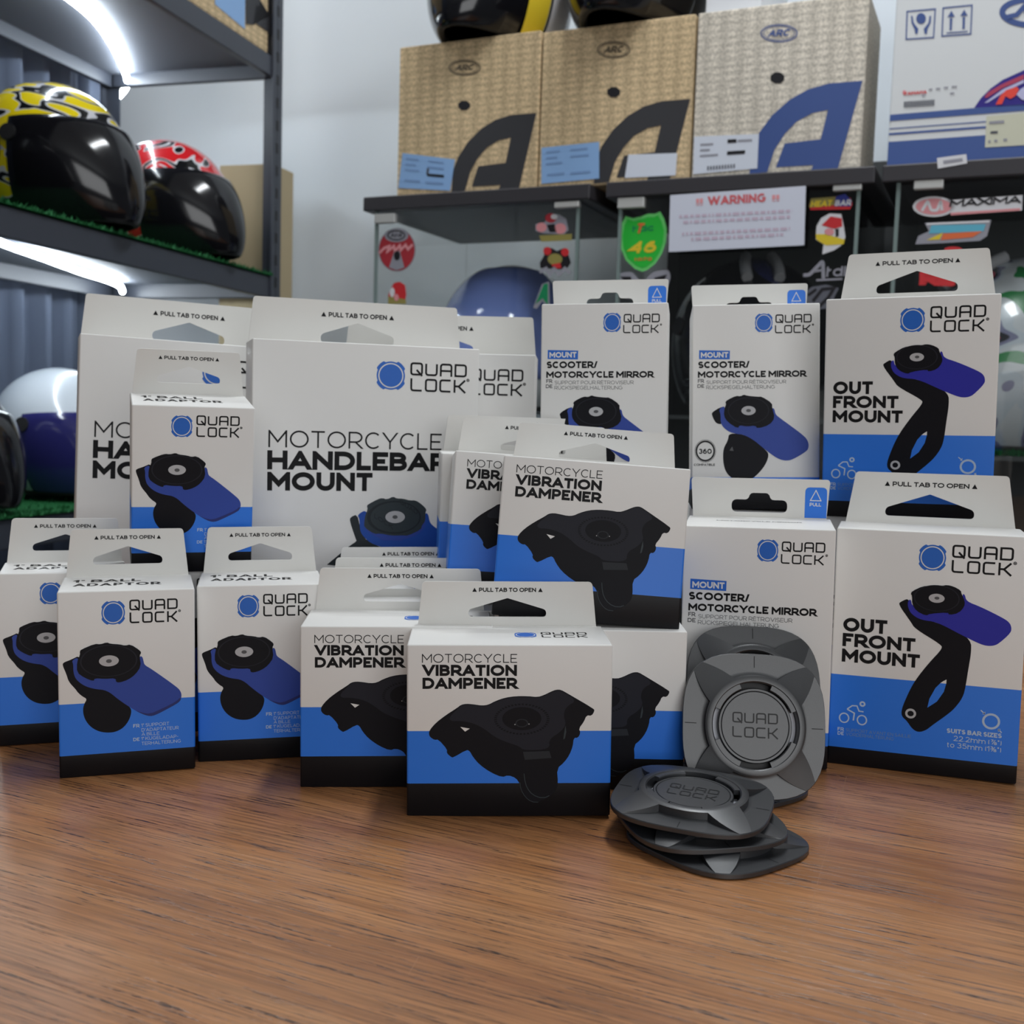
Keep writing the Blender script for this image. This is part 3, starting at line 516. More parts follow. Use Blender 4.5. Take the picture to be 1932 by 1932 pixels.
s = Sticker(1, c3, 4.472); s.st(rr([(70, 890), (120, 890), (235, 770), (240, 920)], 25, closed=False), 30, S_GREY, 1); s.st([(160, 860), (240, 845)], 18, S_GREY, 1); s.text('rai', 262, 905, 425, 898, 92, .17, S_GREY, 1, .1); s.poly([(180, 925), (400, 915), (400, 930), (180, 942)], S_GREY, 1); s.done('sticker', 'silver script sticker')
s = Sticker(1, c3, 4.472); s.poly([(80, 1040), (140, 990), (260, 970), (370, 1000), (330, 1080), (340, 1160), (200, 1180), (100, 1130)], fl('sticker_slate', 96, 98, 108)); s.st([(150, 1110), (230, 1010), (330, 1000), (280, 1080), (200, 1160)], 26, S_BLACK, 1); s.st([(110, 1060), (180, 1010)], 22, S_BLACK, 1); s.done('sticker', 'dark grey swirl sticker')
s = Sticker(2, c3, 4.472); s.ell(1170, 312, 176, 86, S_WHITE); s.poly([(1260, 260), (1920, 215), (1915, 345), (1320, 385)], S_WHITE); s.ell(1170, 312, 150, 68, S_PINK, 1); s.st(rr([(1070, 350), (1120, 265), (1150, 345), (1200, 345), (1230, 265), (1240, 345)], 15, closed=False), 24, S_WHITE, 2); s.text('MAXIMA', 1300, 318, 1900, 282, 62, .25, S_BLACK, 2, .2); s.poly([(1310, 365), (1900, 325), (1900, 345), (1315, 385)], S_PINK, 1); s.done('sticker', 'red oval sticker with black MAXIMA lettering')
s = Sticker(2, c3, 4.472); s.poly([(1095, 450), (1655, 425), (1620, 560), (1560, 600), (1250, 620), (1015, 630), (1040, 560), (1130, 520)], S_GREY); s.poly([(1150, 470), (1610, 460), (1590, 520), (1130, 540)], S_CYAN, 1); s.poly([(1110, 595), (1250, 530), (1220, 590)], S_YEL, 1); s.poly([(1250, 540), (1580, 520), (1500, 570), (1230, 595)], S_ORG, 1); s.st([(1110, 460), (1640, 437)], 16, S_WHITE, 1); s.done('sticker', 'cyan, yellow and orange sticker')
s = Sticker(2, c3, 4.472); s.poly([(1050, 870), (1180, 860), (1200, 900), (1350, 930), (1350, 980), (1190, 975), (1130, 930), (1100, 975), (1050, 975)], S_RED); s.text('RL', 1045, 975, 1330, 985, 120, .3, S_RED, 1, .1); s.ell(1335, 672, 75, 22, S_RED); s.done('sticker', 'red letter sticker')
s = Sticker(2, (1660, 0), 6.037, -.0006); s.poly([(650, 1800), (985, 1755), (995, 1860), (660, 1920)], S_WHITE); s.poly([(720, 1830), (940, 1800), (945, 1835), (725, 1868)], S_GREY, 1); s.done('shelf_tag', 'white paper tag on the dark top edge')

# ------------------------------------------------------------------ helmet cartons on the cabinets
def kraft(name, col, ink):
    m = mat(name, col, .75, spec=.2); n, l, b = nodes(m)
    tc = n.new('ShaderNodeTexCoord'); mp = n.new('ShaderNodeMapping'); mp.inputs['Scale'].default_value = (38, 38, 95); l.new(tc.outputs['Object'], mp.inputs[0])
    v = n.new('ShaderNodeTexVoronoi'); v.inputs['Scale'].default_value = 1; v.inputs['Randomness'].default_value = .12; l.new(mp.outputs[0], v.inputs['Vector'])
    r = n.new('ShaderNodeValToRGB'); e = r.color_ramp.elements
    e[0].position = .10; e[0].color = (*[min(1, c * 1.28) for c in col], 1); e[1].position = .55; e[1].color = (*[c * .88 for c in col], 1)
    l.new(v.outputs['Distance'], r.inputs[0])
    t = n.new('ShaderNodeTexNoise'); t.inputs['Scale'].default_value = 260; l.new(tc.outputs['Object'], t.inputs[0])
    r2 = n.new('ShaderNodeValToRGB'); r2.color_ramp.elements[0].position = .42; r2.color_ramp.elements[0].color = (.72, .72, .72, 1); r2.color_ramp.elements[1].position = .55; l.new(t.outputs['Fac'], r2.inputs[0])
    x = n.new('ShaderNodeMixRGB'); x.blend_type = 'MULTIPLY'; x.inputs[0].default_value = 1; l.new(r.outputs[0], x.inputs[1]); l.new(r2.outputs[0], x.inputs[2]); l.new(x.outputs[0], b.inputs['Base Color'])
    return m
KR1 = kraft('kraft_board', srgb(208, 184, 146), None); KR2 = kraft('kraft_board_grey', srgb(214, 206, 192), None)
NAVY = fl('print_navy', 58, 82, 142, .55); ABLK = fl('print_soft_black', 46, 46, 50, .6)
LBLUE = fl('label_blue', 138, 176, 222, .55); LWHITE = fl('label_white', 212, 218, 230, .5); LINK = fl('label_ink', 70, 72, 84, .6); LINK2 = fl('label_faint_ink', 118, 150, 196, .6)
class Carton:
    def __init__(s, a0, a1, z1, depth, m, b, label, name='helmet_carton', grp='printed helmet cartons on the cabinets', z0=None):
        s.a0, s.b, s.z0 = a0, b, TOPZ if z0 is None else z0
        s.e = empty(name, tuple(rowp(a0, b, s.z0)), (0, 0, -PSI)); tag(s.e, label, 'carton', grp)
        mb = MB(); mb.box(0, a1 - a0, 0, depth, .0003, z1 - s.z0, m); mb.build('carton', s.e, .003)
        s.mb = MB()
    def P(s, px, py, layer=0): a, z = row(px, py, s.b); return (a - s.a0, -.0006 - .0005 * layer, z - s.z0)
    def new(s): s.mb = MB(); return s
    def poly(s, pts, m, layer=0): s.mb.poly([s.P(*p, layer) for p in pts], m); return s
    def st(s, pts, w, m, layer=0, closed=False):
        for q in stroke2d(pts, w, closed): s.poly(q, m, layer)
        return s
    def text(s, t, x0, y0, x1, y1, cap, wt, m, layer=1, slant=0.0):
        text(s.mb, t, 0, x1 - x0, 0, cap, wt, m, lambda x, y: s.P(x0 + x, y0 + (y1 - y0) * x / (x1 - x0) - y, layer), slant=slant); return s
    def done(s, name, label=None): return tag(s.mb.build(name, s.e), label)
def big_a(c, a_right, m, k=1.0):
    mb = MB(); mb.poly([(a_right - c.a0 + x * 1e-4 * k, -.0006, y * 1e-4 * k + .004) for x, y in D['A']], m); tag(mb.build('letter_print', c.e), 'big printed letter A')
def oval(c, cx, cy, rx, ry, m):
    c.new().st(ell((cx, cy), rx, ry, 36), 2.2, m, 0, True); c.st(ell((cx, cy), rx * .86, ry * .8, 36), 1, m, 0, True); c.text('ARC', cx - rx * .62, cy + ry * .42, cx + rx * .55, cy + ry * .3, ry * .8, .24, m, 1, .35); c.done('emblem_print', 'oval printed emblem')
def hole(c, cx, cy, r):
    c.new(); c.poly(ell((cx, cy), r, r * .8, 8, .4), S_BLACK); c.done('vent_hole', 'dark hand hole')
def tag_label(c, q, m, ink, bars, nm, bold=False):
    c.new().poly(q, m, 1)
    L = lambda u, v: (q[0][0] * (1 - u) * (1 - v) + q[1][0] * u * (1 - v) + q[2][0] * u * v + q[3][0] * (1 - u) * v, q[0][1] * (1 - u) * (1 - v) + q[1][1] * u * (1 - v) + q[2][1] * u * v + q[3][1] * (1 - u) * v)
    for u0, u1, v0, v1, mm in bars: c.poly([L(u0, v0), L(u1, v0), L(u1, v1), L(u0, v1)], mm, 2)
    return c.done('paper_label', nm)
faint = [(.08, .32, .12, .17, LINK2), (.08, .28, .28, .33, LINK2), (.08, .36, .44, .49, LINK2), (.5, .8, .12, .17, LINK2), (.5, .82, .3, .35, LINK2), (.1, .4, .74, .80, LINK2), (.5, .85, .76, .82, LINK2)]
K1 = Carton(.055, .3165, .816, .27, KR1, .02, 'brown patterned helmet carton with black A, leftmost on the cabinets')
big_a(K1, .3165, ABLK); oval(K1, 877, 128, 29, 14, fl('print_brown_grey', 92, 82, 66, .6)); hole(K1, 876, 199, 12)
tag_label(K1, [(760, 289), (859, 301), (850, 360), (752, 355)], LBLUE, LINK, faint + [(.52, .84, .52, .60, S_BLACK), (.5, .54, .36, .55, LINK)], 'light blue paper label')
K2 = Carton(.3195, .571, .812, .27, KR1, .02, 'brown patterned helmet carton with black A, with blue and white labels')
big_a(K2, .571, ABLK); oval(K2, 1158, 94, 30, 15, fl('print_brown_grey', 92, 82, 66, .6)); hole(K2, 1158, 174, 13)
tag_label(K2, [(1022, 279), (1131, 268), (1131, 337), (1022, 347)], LBLUE, LINK, faint, 'light blue paper label')
tag_label(K2, [(1186, 292), (1278, 289), (1275, 331), (1179, 336)], LWHITE, LINK, [], 'shiny white paper label')
K3 = Carton(.5745, .824, .812, .15, KR2, .02, 'grey-beige patterned helmet carton with blue A, third from the left')
big_a(K3, .8235, NAVY, 1.03); oval(K3, 1470, 63, 34, 16, NAVY); hole(K3, 1467, 147, 14)
tag_label(K3, [(1310, 258), (1432, 253), (1429, 318), (1308, 329)], LWHITE, LINK, [(.52, .66, .12, .22, S_BLACK), (.68, .9, .14, .2, S_GREY), (.52, .8, .45, .55, S_BLACK), (.1, .3, .2, .25, S_GREY), (.1, .25, .35, .4, S_GREY), (.1, .38, .5, .55, S_GREY)] + [(.22 + .045 * k, .245 + .045 * k, .82, .93, LINK) for k in range(10)], 'white paper label with bar code')
WCARD = mat('white_carton', (0.70, 0.72, 0.73), .55, spec=.3); NAVY2 = fl('carton_navy', 62, 88, 150, .55)
W = Carton(.860, 1.26, .900, .30, WCARD, .02, 'white and navy helmet carton at the upper right corner', grp='printed helmet cartons on the cabinets')
def wband(y0, y1, m, layer=0):
    z0, z1 = row(1674, y1, W.b)[1] - TOPZ, row(1674, y0, W.b)[1] - TOPZ
    if y1 > 300: z0 = .0012
    W.mb.poly([(.0005, -.0006 - .0005 * layer, z0), (.3995, -.0006 - .0005 * layer, z0), (.3995, -.0006 - .0005 * layer, z1), (.0005, -.0006 - .0005 * layer, z1)], m)
W.new(); wband(217, 229, NAVY2); wband(242.5, 244.5, NAVY2); wband(251.5, 255.5, NAVY2); wband(268, 301.5, NAVY2); W.done('navy_stripes', 'navy stripes along the foot')
q6 = lambda pts: [(1660 + x / 6.037, y / 6.037) for x, y in pts]
W.new(); W.st(q6([(312, 132), (632, 103), (612, 428), (300, 448)]), 2.6, NAVY, 0, True); W.poly(q6(ell((470, 212), 55, 62, 24)), NAVY)
for sg in (0, 1):
    f = (lambda x: x) if not sg else (lambda x: 940 - x)
    W.poly(q6([(f(355) , 180), (f(375), 185), (f(385), 260), (f(440), 330), (f(430), 385), (f(405), 390), (f(395), 330), (f(360), 260)]), NAVY)
W.done('handling_symbol', 'printed symbol of two hands under a ball')
W.new(); W.st(q6([(722, 92), (1050, 60), (1035, 388), (708, 412)]), 2.6, NAVY, 0, True)
for cx, dy in ((812, 12), (958, 0)):
    W.poly(q6([(cx - 42, 185 + dy), (cx + 4, 110 + dy), (cx + 42, 180 + dy)]), NAVY); W.poly(q6([(cx - 15, 195 + dy), (cx + 15, 192 + dy), (cx + 8, 332 + dy), (cx - 18, 335 + dy)]), NAVY)
W.st(q6([(760, 378), (1000, 358)]), 2.2, NAVY); W.done('this_way_up_symbol', 'printed symbol of two upward arrows')
W.new(); W.st(q6(ell((1760, 140), 365, 150, 48)), 11, NAVY, 0, True); W.st(q6([(1440, 200), (1560, 170), (1660, 60), (1680, 190)]), 9, NAVY, 1); W.text('rai', 1945 - 5, 28, 2000, 24, 22, .2, NAVY, 1); W.done('emblem_print', 'navy oval emblem')
PURP = fl('print_purple', 40, 22, 132, .5); PRED = fl('print_crimson', 176, 60, 92, .5); PORG = fl('print_orange_red', 235, 70, 55, .5); PLAV = fl('print_lavender', 190, 190, 225, .5)
W.new(); W.poly(q6([(1075, 1228), (1150, 1120), (1260, 1010), (1400, 910), (1642, 800), (1900, 760), (2150, 830), (2320, 980), (2400, 1160), (1642, 1205)]), PURP)
W.poly(q6([(1190, 1115), (1225, 1060), (1380, 965), (1642, 850), (1642, 905), (1400, 1005), (1225, 1115)]), PRED, 1); W.poly(q6([(1190, 1175), (1400, 1020), (1642, 910), (1642, 945), (1420, 1050), (1230, 1170)]), PLAV, 1)
W.poly(q6([(1318, 1195), (1375, 1090), (1440, 1030), (1560, 990), (1585, 1020), (1545, 1095), (1490, 1130), (1430, 1100), (1390, 1190)]), PORG, 2); W.poly(q6([(1555, 1080), (1600, 1020), (1700, 960), (1720, 1150), (1620, 1140)]), PLAV, 2); W.done('arch_print', 'purple and red arched print')
tag_label(W, q6([(1215, 1325), (1900, 1265), (1890, 1640), (1197, 1682)]), fl('label_cream', 205, 205, 184, .6), LINK, [(.05, .3, .18, .27, S_GREY), (.08, .2, .50, .58, LINK), (.05, .09, .78, .86, S_GREY), (.15, .2, .77, .85, S_GREY), (.3, .36, .76, .84, S_GREY)], 'cream paper label')
W.new(); W.text('YAMAHA', *q6([(275, 1090)])[0], *q6([(535, 1066)])[0], 6.5, .26, S_RED, 1); W.poly(q6(ell((280, 1055), 22, 28, 16)), S_PINK, 0)
for x0, x1, y0 in ((560, 600, 1030), (640, 690, 1022), (730, 780, 1010), (820, 880, 1000), (800, 850, 1075), (480, 520, 1098)): W.poly(q6([(x0, y0), (x1, y0 - 4), (x1, y0 - 22), (x0, y0 - 18)]), S_GREY, 1)
x = 275
while x < 625: W.poly(q6([(x, 1228 - (x - 275) * .07), (x + 7, 1227 - (x - 275) * .07), (x + 7, 1158 - (x - 275) * .07), (x, 1159 - (x - 275) * .07)]), LINK, 1); x += 11
W.done('shipping_print', 'red and grey lettering with bar code')

# ------------------------------------------------------------------ helmets
def paint(name, stops, scale=7.0, seed=0.0, stretch=(1, 1, 1), rough=.18):
    m = mat(name, stops[0][1], rough, coat=.6); n, l, b = nodes(m)
    tc = n.new('ShaderNodeTexCoord'); mp = n.new('ShaderNodeMapping'); mp.inputs['Location'].default_value = (seed, seed * .7, seed * .3); mp.inputs['Scale'].default_value = stretch; l.new(tc.outputs['Object'], mp.inputs[0])
    t = n.new('ShaderNodeTexNoise'); t.inputs['Scale'].default_value = scale; t.inputs['Detail'].default_value = 1.0; t.inputs['Distortion'].default_value = 1.6; l.new(mp.outputs[0], t.inputs[0])
    r = n.new('ShaderNodeValToRGB'); r.color_ramp.interpolation = 'CONSTANT'; e = r.color_ramp.elements
    while len(e) < len(stops): e.new(.5)
    for q, (p, c) in zip(e, stops): q.position = p; q.color = (*c, 1)
    l.new(t.outputs['Fac'], r.inputs[0]); l.new(r.outputs[0], b.inputs['Base Color'])
    return m
VISOR = mat('dark_visor', (0.006, 0.006, 0.008), 0.12, spec=.55)
VISORB = mat('blue_visor', (0.022, 0.022, 0.12), 0.12, spec=.6)
RUBBER = mat('helmet_rubber', (0.012, 0.012, 0.013), .6)
GLOSSK = mat('gloss_black', (0.010, 0.010, 0.012), .25, coat=.4)
GREY_V = mat('helmet_vent_grey', (0.35, 0.36, 0.38), .35)
HH = .124
def helmet_pt(th, ph, k=0.0, a=.136, b=.115, h=HH):
    cp, sp = math.cos(ph), math.sin(ph)
    if ph < 0: cp = cp ** .55
    x, y, z = a * cp * math.cos(th), b * cp * math.sin(th), h * sp
    chin = max(0, math.cos(th)) ** 2 * max(0, min(1, (math.radians(30) - ph) / 1.6))
    x += .080 * chin
    x += -.012 * max(0, -math.cos(th)) * (ph < 0) * abs(sp)
    v = Vector((x, y, z)); return v + v.normalized() * k
def helmet(loc, yaw, shellm, label, visorm=None, vis=(-62, 30, 78), trim=None, s=1.0, name='motorcycle_helmet', cat='helmet', group=None, vents=True):
    e = empty(name, loc, (0, 0, yaw)); e.scale = (s, s, s); tag(e, label, cat, group)
    z0 = HH * math.sin(R(62))
    N, Mh = 72, 40
    mb = MB(); rows = []
    for i in range(Mh + 1):
        ph = R(-62 + (152) * i / Mh)
        rows.append([helmet_pt(2 * math.pi * k / N, min(ph, R(89.5))) + Vector((0, 0, z0)) for k in range(N)])
    mb.grid(rows, shellm, True); mb.build('shell', e)
    if visorm:
        lo, hi, az = vis; mb = MB(); rows = []
        for i in range(25):
            u = i / 24; row_ = []
            for k in range(49):
                t = -1 + 2 * k / 48
                th = R(az * t); edge = abs(t) ** 4
                ph = R(lo + (hi - lo) * u) ; ph = ph * (1 - .0 * edge) + R(-6) * edge * .5 * u
                kk = .0045 if 0 < i < 24 and 0 < k < 48 else .0005
                row_.append(helmet_pt(th, ph, kk) + Vector((0, 0, z0)))
            rows.append(row_)
        mb.grid(rows, visorm); mb.build('visor', e)
        for sgn in (-1, 1):
            p = helmet_pt(R(az * .97) * sgn, R(8), .004) + Vector((0, 0, z0)); nrm = (p - Vector((0, 0, z0))).normalized()
            mb = MB(); mb.tube([p - nrm * .004, p + nrm * .004], .013, RUBBER, 16); mb.build('visor_pivot', e)
    for sgn in (-1, 1) if vents else ():
        p = [helmet_pt(R(sgn * (14 + 3 * q)), R(40 + 9 * q), .006) + Vector((0, 0, z0)) for q in range(4)]
        mb = MB(); mb.tube(p, .008, trim or GREY_V, 8); mb.build('top_vent', e)
    mb = MB(); mb.tube([helmet_pt(2 * math.pi * k / 40, R(-61)) + Vector((0, 0, z0 + .004)) for k in range(41)], .006, RUBBER, 8); mb.build('neck_trim', e)
    return e

# ------------------------------------------------------------------ metal shelving at the left
PHI = R(15.5); TD = Vector((-math.sin(PHI), -math.cos(PHI), 0)); ND = Vector((-math.cos(PHI), math.sin(PHI), 0))
RK0 = Vector((-.502, 2.3, 0)); RKW = math.atan2(TD.y, TD.x)
def rk(t, n, z): return RK0 + TD * t + ND * n + EZ * z
STEEL = mat('dark_steel', srgb(58, 62, 72), .45, spec=.5); STEELU = mat('shelf_board_grey', srgb(92, 96, 106), .6)
rack = empty('shelving_rack', tuple(rk(0, 0, FLOOR_Z))); rack.rotation_euler = (0, 0, RKW); tag(rack, 'dark steel helmet shelving along the left side', 'shelving rack')
# local axes: x along the rack towards the viewer, y to its front (-ND) so depth is negative
L_, DP = 1.28, .40
SH = [(.467, .045), (.905, .042), (.030, .045), (-.42, .045)]
mb = None
for (x, y) in ((0, 0), (L_, 0), (0, -DP), (L_, -DP)):
    mb = MB(); mb.box(x - .02, x + .02, y - .004, y, 0, 1.9 - FLOOR_Z - .3, STEEL)
    xx = x - .02 if x > 1 else x + .016
    mb.box(x - .002, x + .002, y - (.03 if y == 0 else -.0) , y + (0 if y == 0 else .03), 0, 1.9 - FLOOR_Z - .3, STEEL)
    pm = S_GREY
    for q in range(40): mb.box(x - .005, x + .005, y - .0046 if y else y + .0002, y - .0042 if y else y + .0006, .45 + q * .045, .47 + q * .045, RUBBER)
    mb.build('post', rack)
for z, hb in SH:
    zz = z - FLOOR_Z
    for y in (-.018, -DP + .002):
        mb = MB(); mb.box(.004, L_, y, y + .014, zz - hb, zz - .002, STEEL); mb.build('shelf_beam', rack, .002)
    for x in (-.004, L_ - .012):
        mb = MB(); mb.box(x, x + .014, -DP + .02, -.022, zz - hb, zz - .002, STEEL); mb.build('shelf_beam', rack, .002)
    mb = MB(); mb.box(.006, L_ - .004, -DP + .018, -.02, zz - .016, zz - .0015, STEELU); mb.build('shelf_board', rack)
def led(name, pts, z, label):
    p3 = []
    for k in range(len(pts) - 1):
        for q in range(6):
            t = q / 6
            a, b, c, d = pts[max(k - 1, 0)], pts[k], pts[k + 1], pts[min(k + 2, len(pts) - 1)]
            f = lambda i: .5 * (2 * b[i] + (c[i] - a[i]) * t + (2 * a[i] - 5 * b[i] + 4 * c[i] - d[i]) * t * t + (-a[i] + 3 * b[i] - 3 * c[i] + d[i]) * t ** 3)
            p3.append(Vector((f(0), f(1), f(2))))
    p3.append(Vector(pts[-1]))
    mb = MB(); mb.tube(p3, .0060, mat('led_glow', (0.86, 0.95, 1.0), .5, emit=42.0), 8); o = mb.build(name); return tag(o, label, 'light strip', 'glowing light strips under the shelves')
zl = .905 - .030
led('led_strip', [atz(x, y, zl) for x, y in ((30, -90), (80, -40), (150, 12), (190, 52), (222, 105), (240, 150))] + [atz(236, 168, zl - .006), atz(216, 190, zl - .02)], zl, 'glowing white strip curling down beneath the upper shelf')
zl = .467 - .030
led('led_strip', [atz(x, y, zl) for x, y in ((-150, 393), (-80, 420), (0, 457), (80, 486), (150, 512), (200, 528), (226, 540))] + [atz(231, 550, zl - .005)], zl, 'glowing white strip beneath the middle shelf')
TURF = mat('turf_green', srgb(62, 128, 82), .9, spec=.1); TURFD = mat('turf_dark_green', srgb(34, 92, 52), .9, spec=.1)
def turf(z, label, x1=L_ - .02):
    rnd = random.Random(int(z * 1000) + 5); mb = MB()
    n = 3600
    for q in range(n):
        t = rnd.uniform(.02, x1); d = rnd.uniform(-.03, .004) if rnd.random() < .55 else rnd.uniform(-DP + .03, -.02)
        a = rnd.uniform(0, 6.28); w = .0022; hh = rnd.uniform(.004, .010)
        mb.poly([(t + w * math.cos(a), d + w * math.sin(a), 0), (t - w * math.cos(a), d - w * math.sin(a), 0), (t + rnd.uniform(-.004, .004), d + rnd.uniform(-.002, .006), hh)], TURF if rnd.random() < .6 else TURFD)
    mb.box(.012, x1, -DP + .024, .0005, 0, .003, TURFD)
    o = mb.build('artificial_turf'); o.location = tuple(rk(0, 0, z)); o.rotation_euler = (0, 0, RKW)
    return tag(o, label, 'artificial grass', kind='stuff')
turf(.467, 'green artificial grass under the red and yellow helmets'); turf(.030, 'green artificial grass under the white helmet')
# curtain behind the rack
CURT = mat('curtain_cloth', srgb(96, 104, 122), .85, spec=.15)
mb = MB(); rows = []
for z in (FLOOR_Z + .05, -.4, .1, .5, 1.0, 1.5):
    rows.append([(-.06 + 1.36 * k / 160, -.47 + .022 * math.sin(k * .62 + .3 * z) + .013 * math.sin(k * 1.37 + 1.0), z - FLOOR_Z) for k in range(161)])
mb.grid(rows, CURT); cu = mb.build('curtain'); cu.location = tuple(rk(0, 0, FLOOR_Z)); cu.rotation_euler = (0, 0, RKW); tag(cu, 'grey pleated curtain hanging behind the steel shelving', 'curtain')
HR, HYL, HBK = srgb(205, 32, 38), srgb(238, 214, 22), srgb(16, 16, 18)
HWH = srgb(205, 205, 210)
HY = math.atan2(-ND.y, -ND.x)
G_S = 'helmets on the steel shelving'
YS = paint('helmet_yellow_paint', [(0, HYL), (.505, HWH), (.528, HBK), (.590, HWH), (.612, HYL)], 8, 1.3, (1, 1, 1.6))
RS = paint('helmet_red_paint', [(0, HR), (.505, HWH), (.528, HBK), (.590, HWH), (.612, HR)], 8, 4.1, (1, 1, 1.6))
zt = .467 + .014
V_ = (-61, 24, 80)
helmet(tuple(rk(.175, .145, zt)), HY - .10, RS, 'red, black and white helmet with dark visor at the end of the middle shelf', VISOR, V_, s=.95, group=G_S, vents=False)
helmet(tuple(rk(.510, .145, zt)), HY - .10, YS, 'yellow, black and white helmet with dark visor on the middle shelf', VISOR, V_, s=.99, group=G_S, vents=False)
helmet(tuple(rk(.845, .145, zt)), HY - .05, GLOSSK, 'black helmet on the middle shelf, cut by the left edge of the picture', VISOR, V_, s=.97, group=G_S)
WS = mat('helmet_white_paint', srgb(196, 204, 212), .22, coat=.5)
zt = .030 + .014
helmet(tuple(rk(.480, .15, zt)), HY - .15, WS, 'white helmet with blue-tinted visor on the lower shelf', VISORB, (-58, 20, 80), s=.90, group=G_S, vents=False)
helmet(tuple(rk(.765, .15, zt)), HY - .05, GLOSSK, 'black helmet on the lower shelf at the left edge of the picture', VISOR, V_, s=.86, group=G_S)
# cartons on and in the rack
kb = empty('helmet_carton', tuple(rk(.02, .012, .907))); kb.rotation_euler = (0, 0, RKW); tag(kb, 'brown carton with blue label on the top shelf of the steel shelving', 'carton', 'printed helmet cartons on the cabinets')
mb = MB(); mb.box(0, .50, -.32, 0, .0003, .30, KR1); mb.build('carton', kb, .003)
def kp(px, py, m, mbx, off):
    pass
def rkface(px, py):
    d = ray(px, py); o = rk(.02, .012, 0); t = (o - CAM).dot(ND) / d.dot(ND); q = CAM + d * t - o
    return q.dot(TD), q.z - .907
def kpoly(name, pts, m, off, label):
    mb = MB(); mb.poly([(rkface(*p)[0], off, rkface(*p)[1]) for p in pts], m); tag(mb.build(name, kb), label)
kpoly('paper_label', [(404, -30), (405, 8), (461, 55), (462, -12), (462, -30)], LBLUE, .001, 'light blue paper label')
kpoly('letter_print', [(462, -40), (463, 45), (476, 47), (482, 8), (508, 30), (512, -40), (534, -40), (523, 80), (507, 66), (504, 60), (481, 44), (490, 0), (480, -40)], ABLK, .0015, 'part of a big black printed letter')
pb = MB(); pb.box(-.13, -.04, -.155, -.028, .0003, .705 - FLOOR_Z, mat('plain_cardboard', srgb(176, 160, 128), .8)); po = pb.build('cardboard_box', None, .002)
po.location = tuple(rk(0, 0, FLOOR_Z)); po.rotation_euler = (0, 0, RKW); tag(po, 'tall plain tan cardboard box between the steel shelving and the wall', 'box')

# ------------------------------------------------------------------ helmets in and on the cabinets
G_C = 'helmets in the glass cabinets'
zs, zs2 = .2058, .1608
WG = paint('helmet_white_grey_paint', [(0, srgb(214, 220, 222)), (.66, srgb(70, 72, 78))], 5, 2.2)
helmet(tuple(rowp(.205, .19, zs)), -PSI - R(78), WG, 'white helmet with a blue iridescent visor in the leftmost glass cabinet', mat('iridescent_visor', (0.16, 0.22, 0.50), .1, spec=.8), (-30, 66, 62), s=1.12, group=G_C, vents=False)
helmet(tuple(rowp(.640, .19, zs)), -PSI - R(70), paint('helmet_navy_paint', [(0, srgb(16, 16, 22)), (.56, srgb(40, 44, 86)), (.62, srgb(120, 120, 130)), (.65, srgb(14, 14, 18))], 7, 3.3), 'dark navy helmet in the middle glass cabinet below the warning notice', VISOR, (-30, 30, 70), s=1.12, group=G_C)
tf = MB(); rnd = random.Random(4)
for q in range(1500):
    x, y = rnd.uniform(.03, .38), rnd.uniform(.034, .08) if rnd.random() < .6 else rnd.uniform(.034, .34); a = rnd.uniform(0, 6.28)
    tf.poly([(x + .002 * math.cos(a), y + .002 * math.sin(a), 0), (x - .002 * math.cos(a), y - .002 * math.sin(a), 0), (x, y - .002, rnd.uniform(.006, .012))], TURFD)
o = tf.build('artificial_turf'); o.location = tuple(rowp(CABS[2][0], 0, zs2)); o.rotation_euler = (0, 0, -PSI); tag(o, 'dark green artificial grass in the right glass cabinet', 'artificial grass', kind='stuff')
gm = paint('helmet_graffiti_paint', [(0, srgb(40, 130, 70)), (.34, srgb(196, 202, 206)), (.50, srgb(186, 196, 204)), (.58, srgb(120, 122, 150)), (.64, srgb(20, 22, 34)), (.68, srgb(190, 44, 78))], 11, 5.2, rough=.25)
helmet(tuple(rowp(1.065, .19, zs2 + .006)), -PSI - R(150), gm, 'white helmet with multicoloured graffiti print in the right glass cabinet', None, s=1.24, group=G_C)
# black helmets standing on the cartons, only their lower parts in the picture
h1 = helmet(tuple(rowp(.195, .135, .8200)), -PSI - R(95), GLOSSK, 'black helmet with a yellow and white flank on the leftmost carton', VISOR, (-62, 30, 78), s=1.0, group='black helmets on top of the cartons')
fy, fw = MB(), MB()
for m_, mb_, t0, t1, o0 in ((S_YEL, fy, 58, 74, .010), (S_WHITE, fw, 76, 96, .011)):
    rows = [[helmet_pt(R(t0 + (t1 - t0) * k / 8), R(-60 + 62 * i / 10), o0) + Vector((0, 0, HH * math.sin(R(62)))) for k in range(9)] for i in range(11)]
    mb_.grid(rows, m_)
fy.build('yellow_flank', h1); fw.build('white_flank', h1)
helmet(tuple(rowp(.447, .135, .8160)), -PSI - R(95), GLOSSK, 'plain black helmet on the second carton from the left', VISOR, (-62, 30, 78), s=1.0, group='black helmets on top of the cartons')
pw = MB(); pw.box(0, .085, 0, .2, .0003, .10, mat('white_paper_box', (.72, .74, .78), .5)); po = pw.build('paper_box', None, .002); po.location = tuple(rowp(.580, .04, .8125)); po.rotation_euler = (0, 0, -PSI); tag(po, 'small white paper box on the grey-beige carton', 'box')
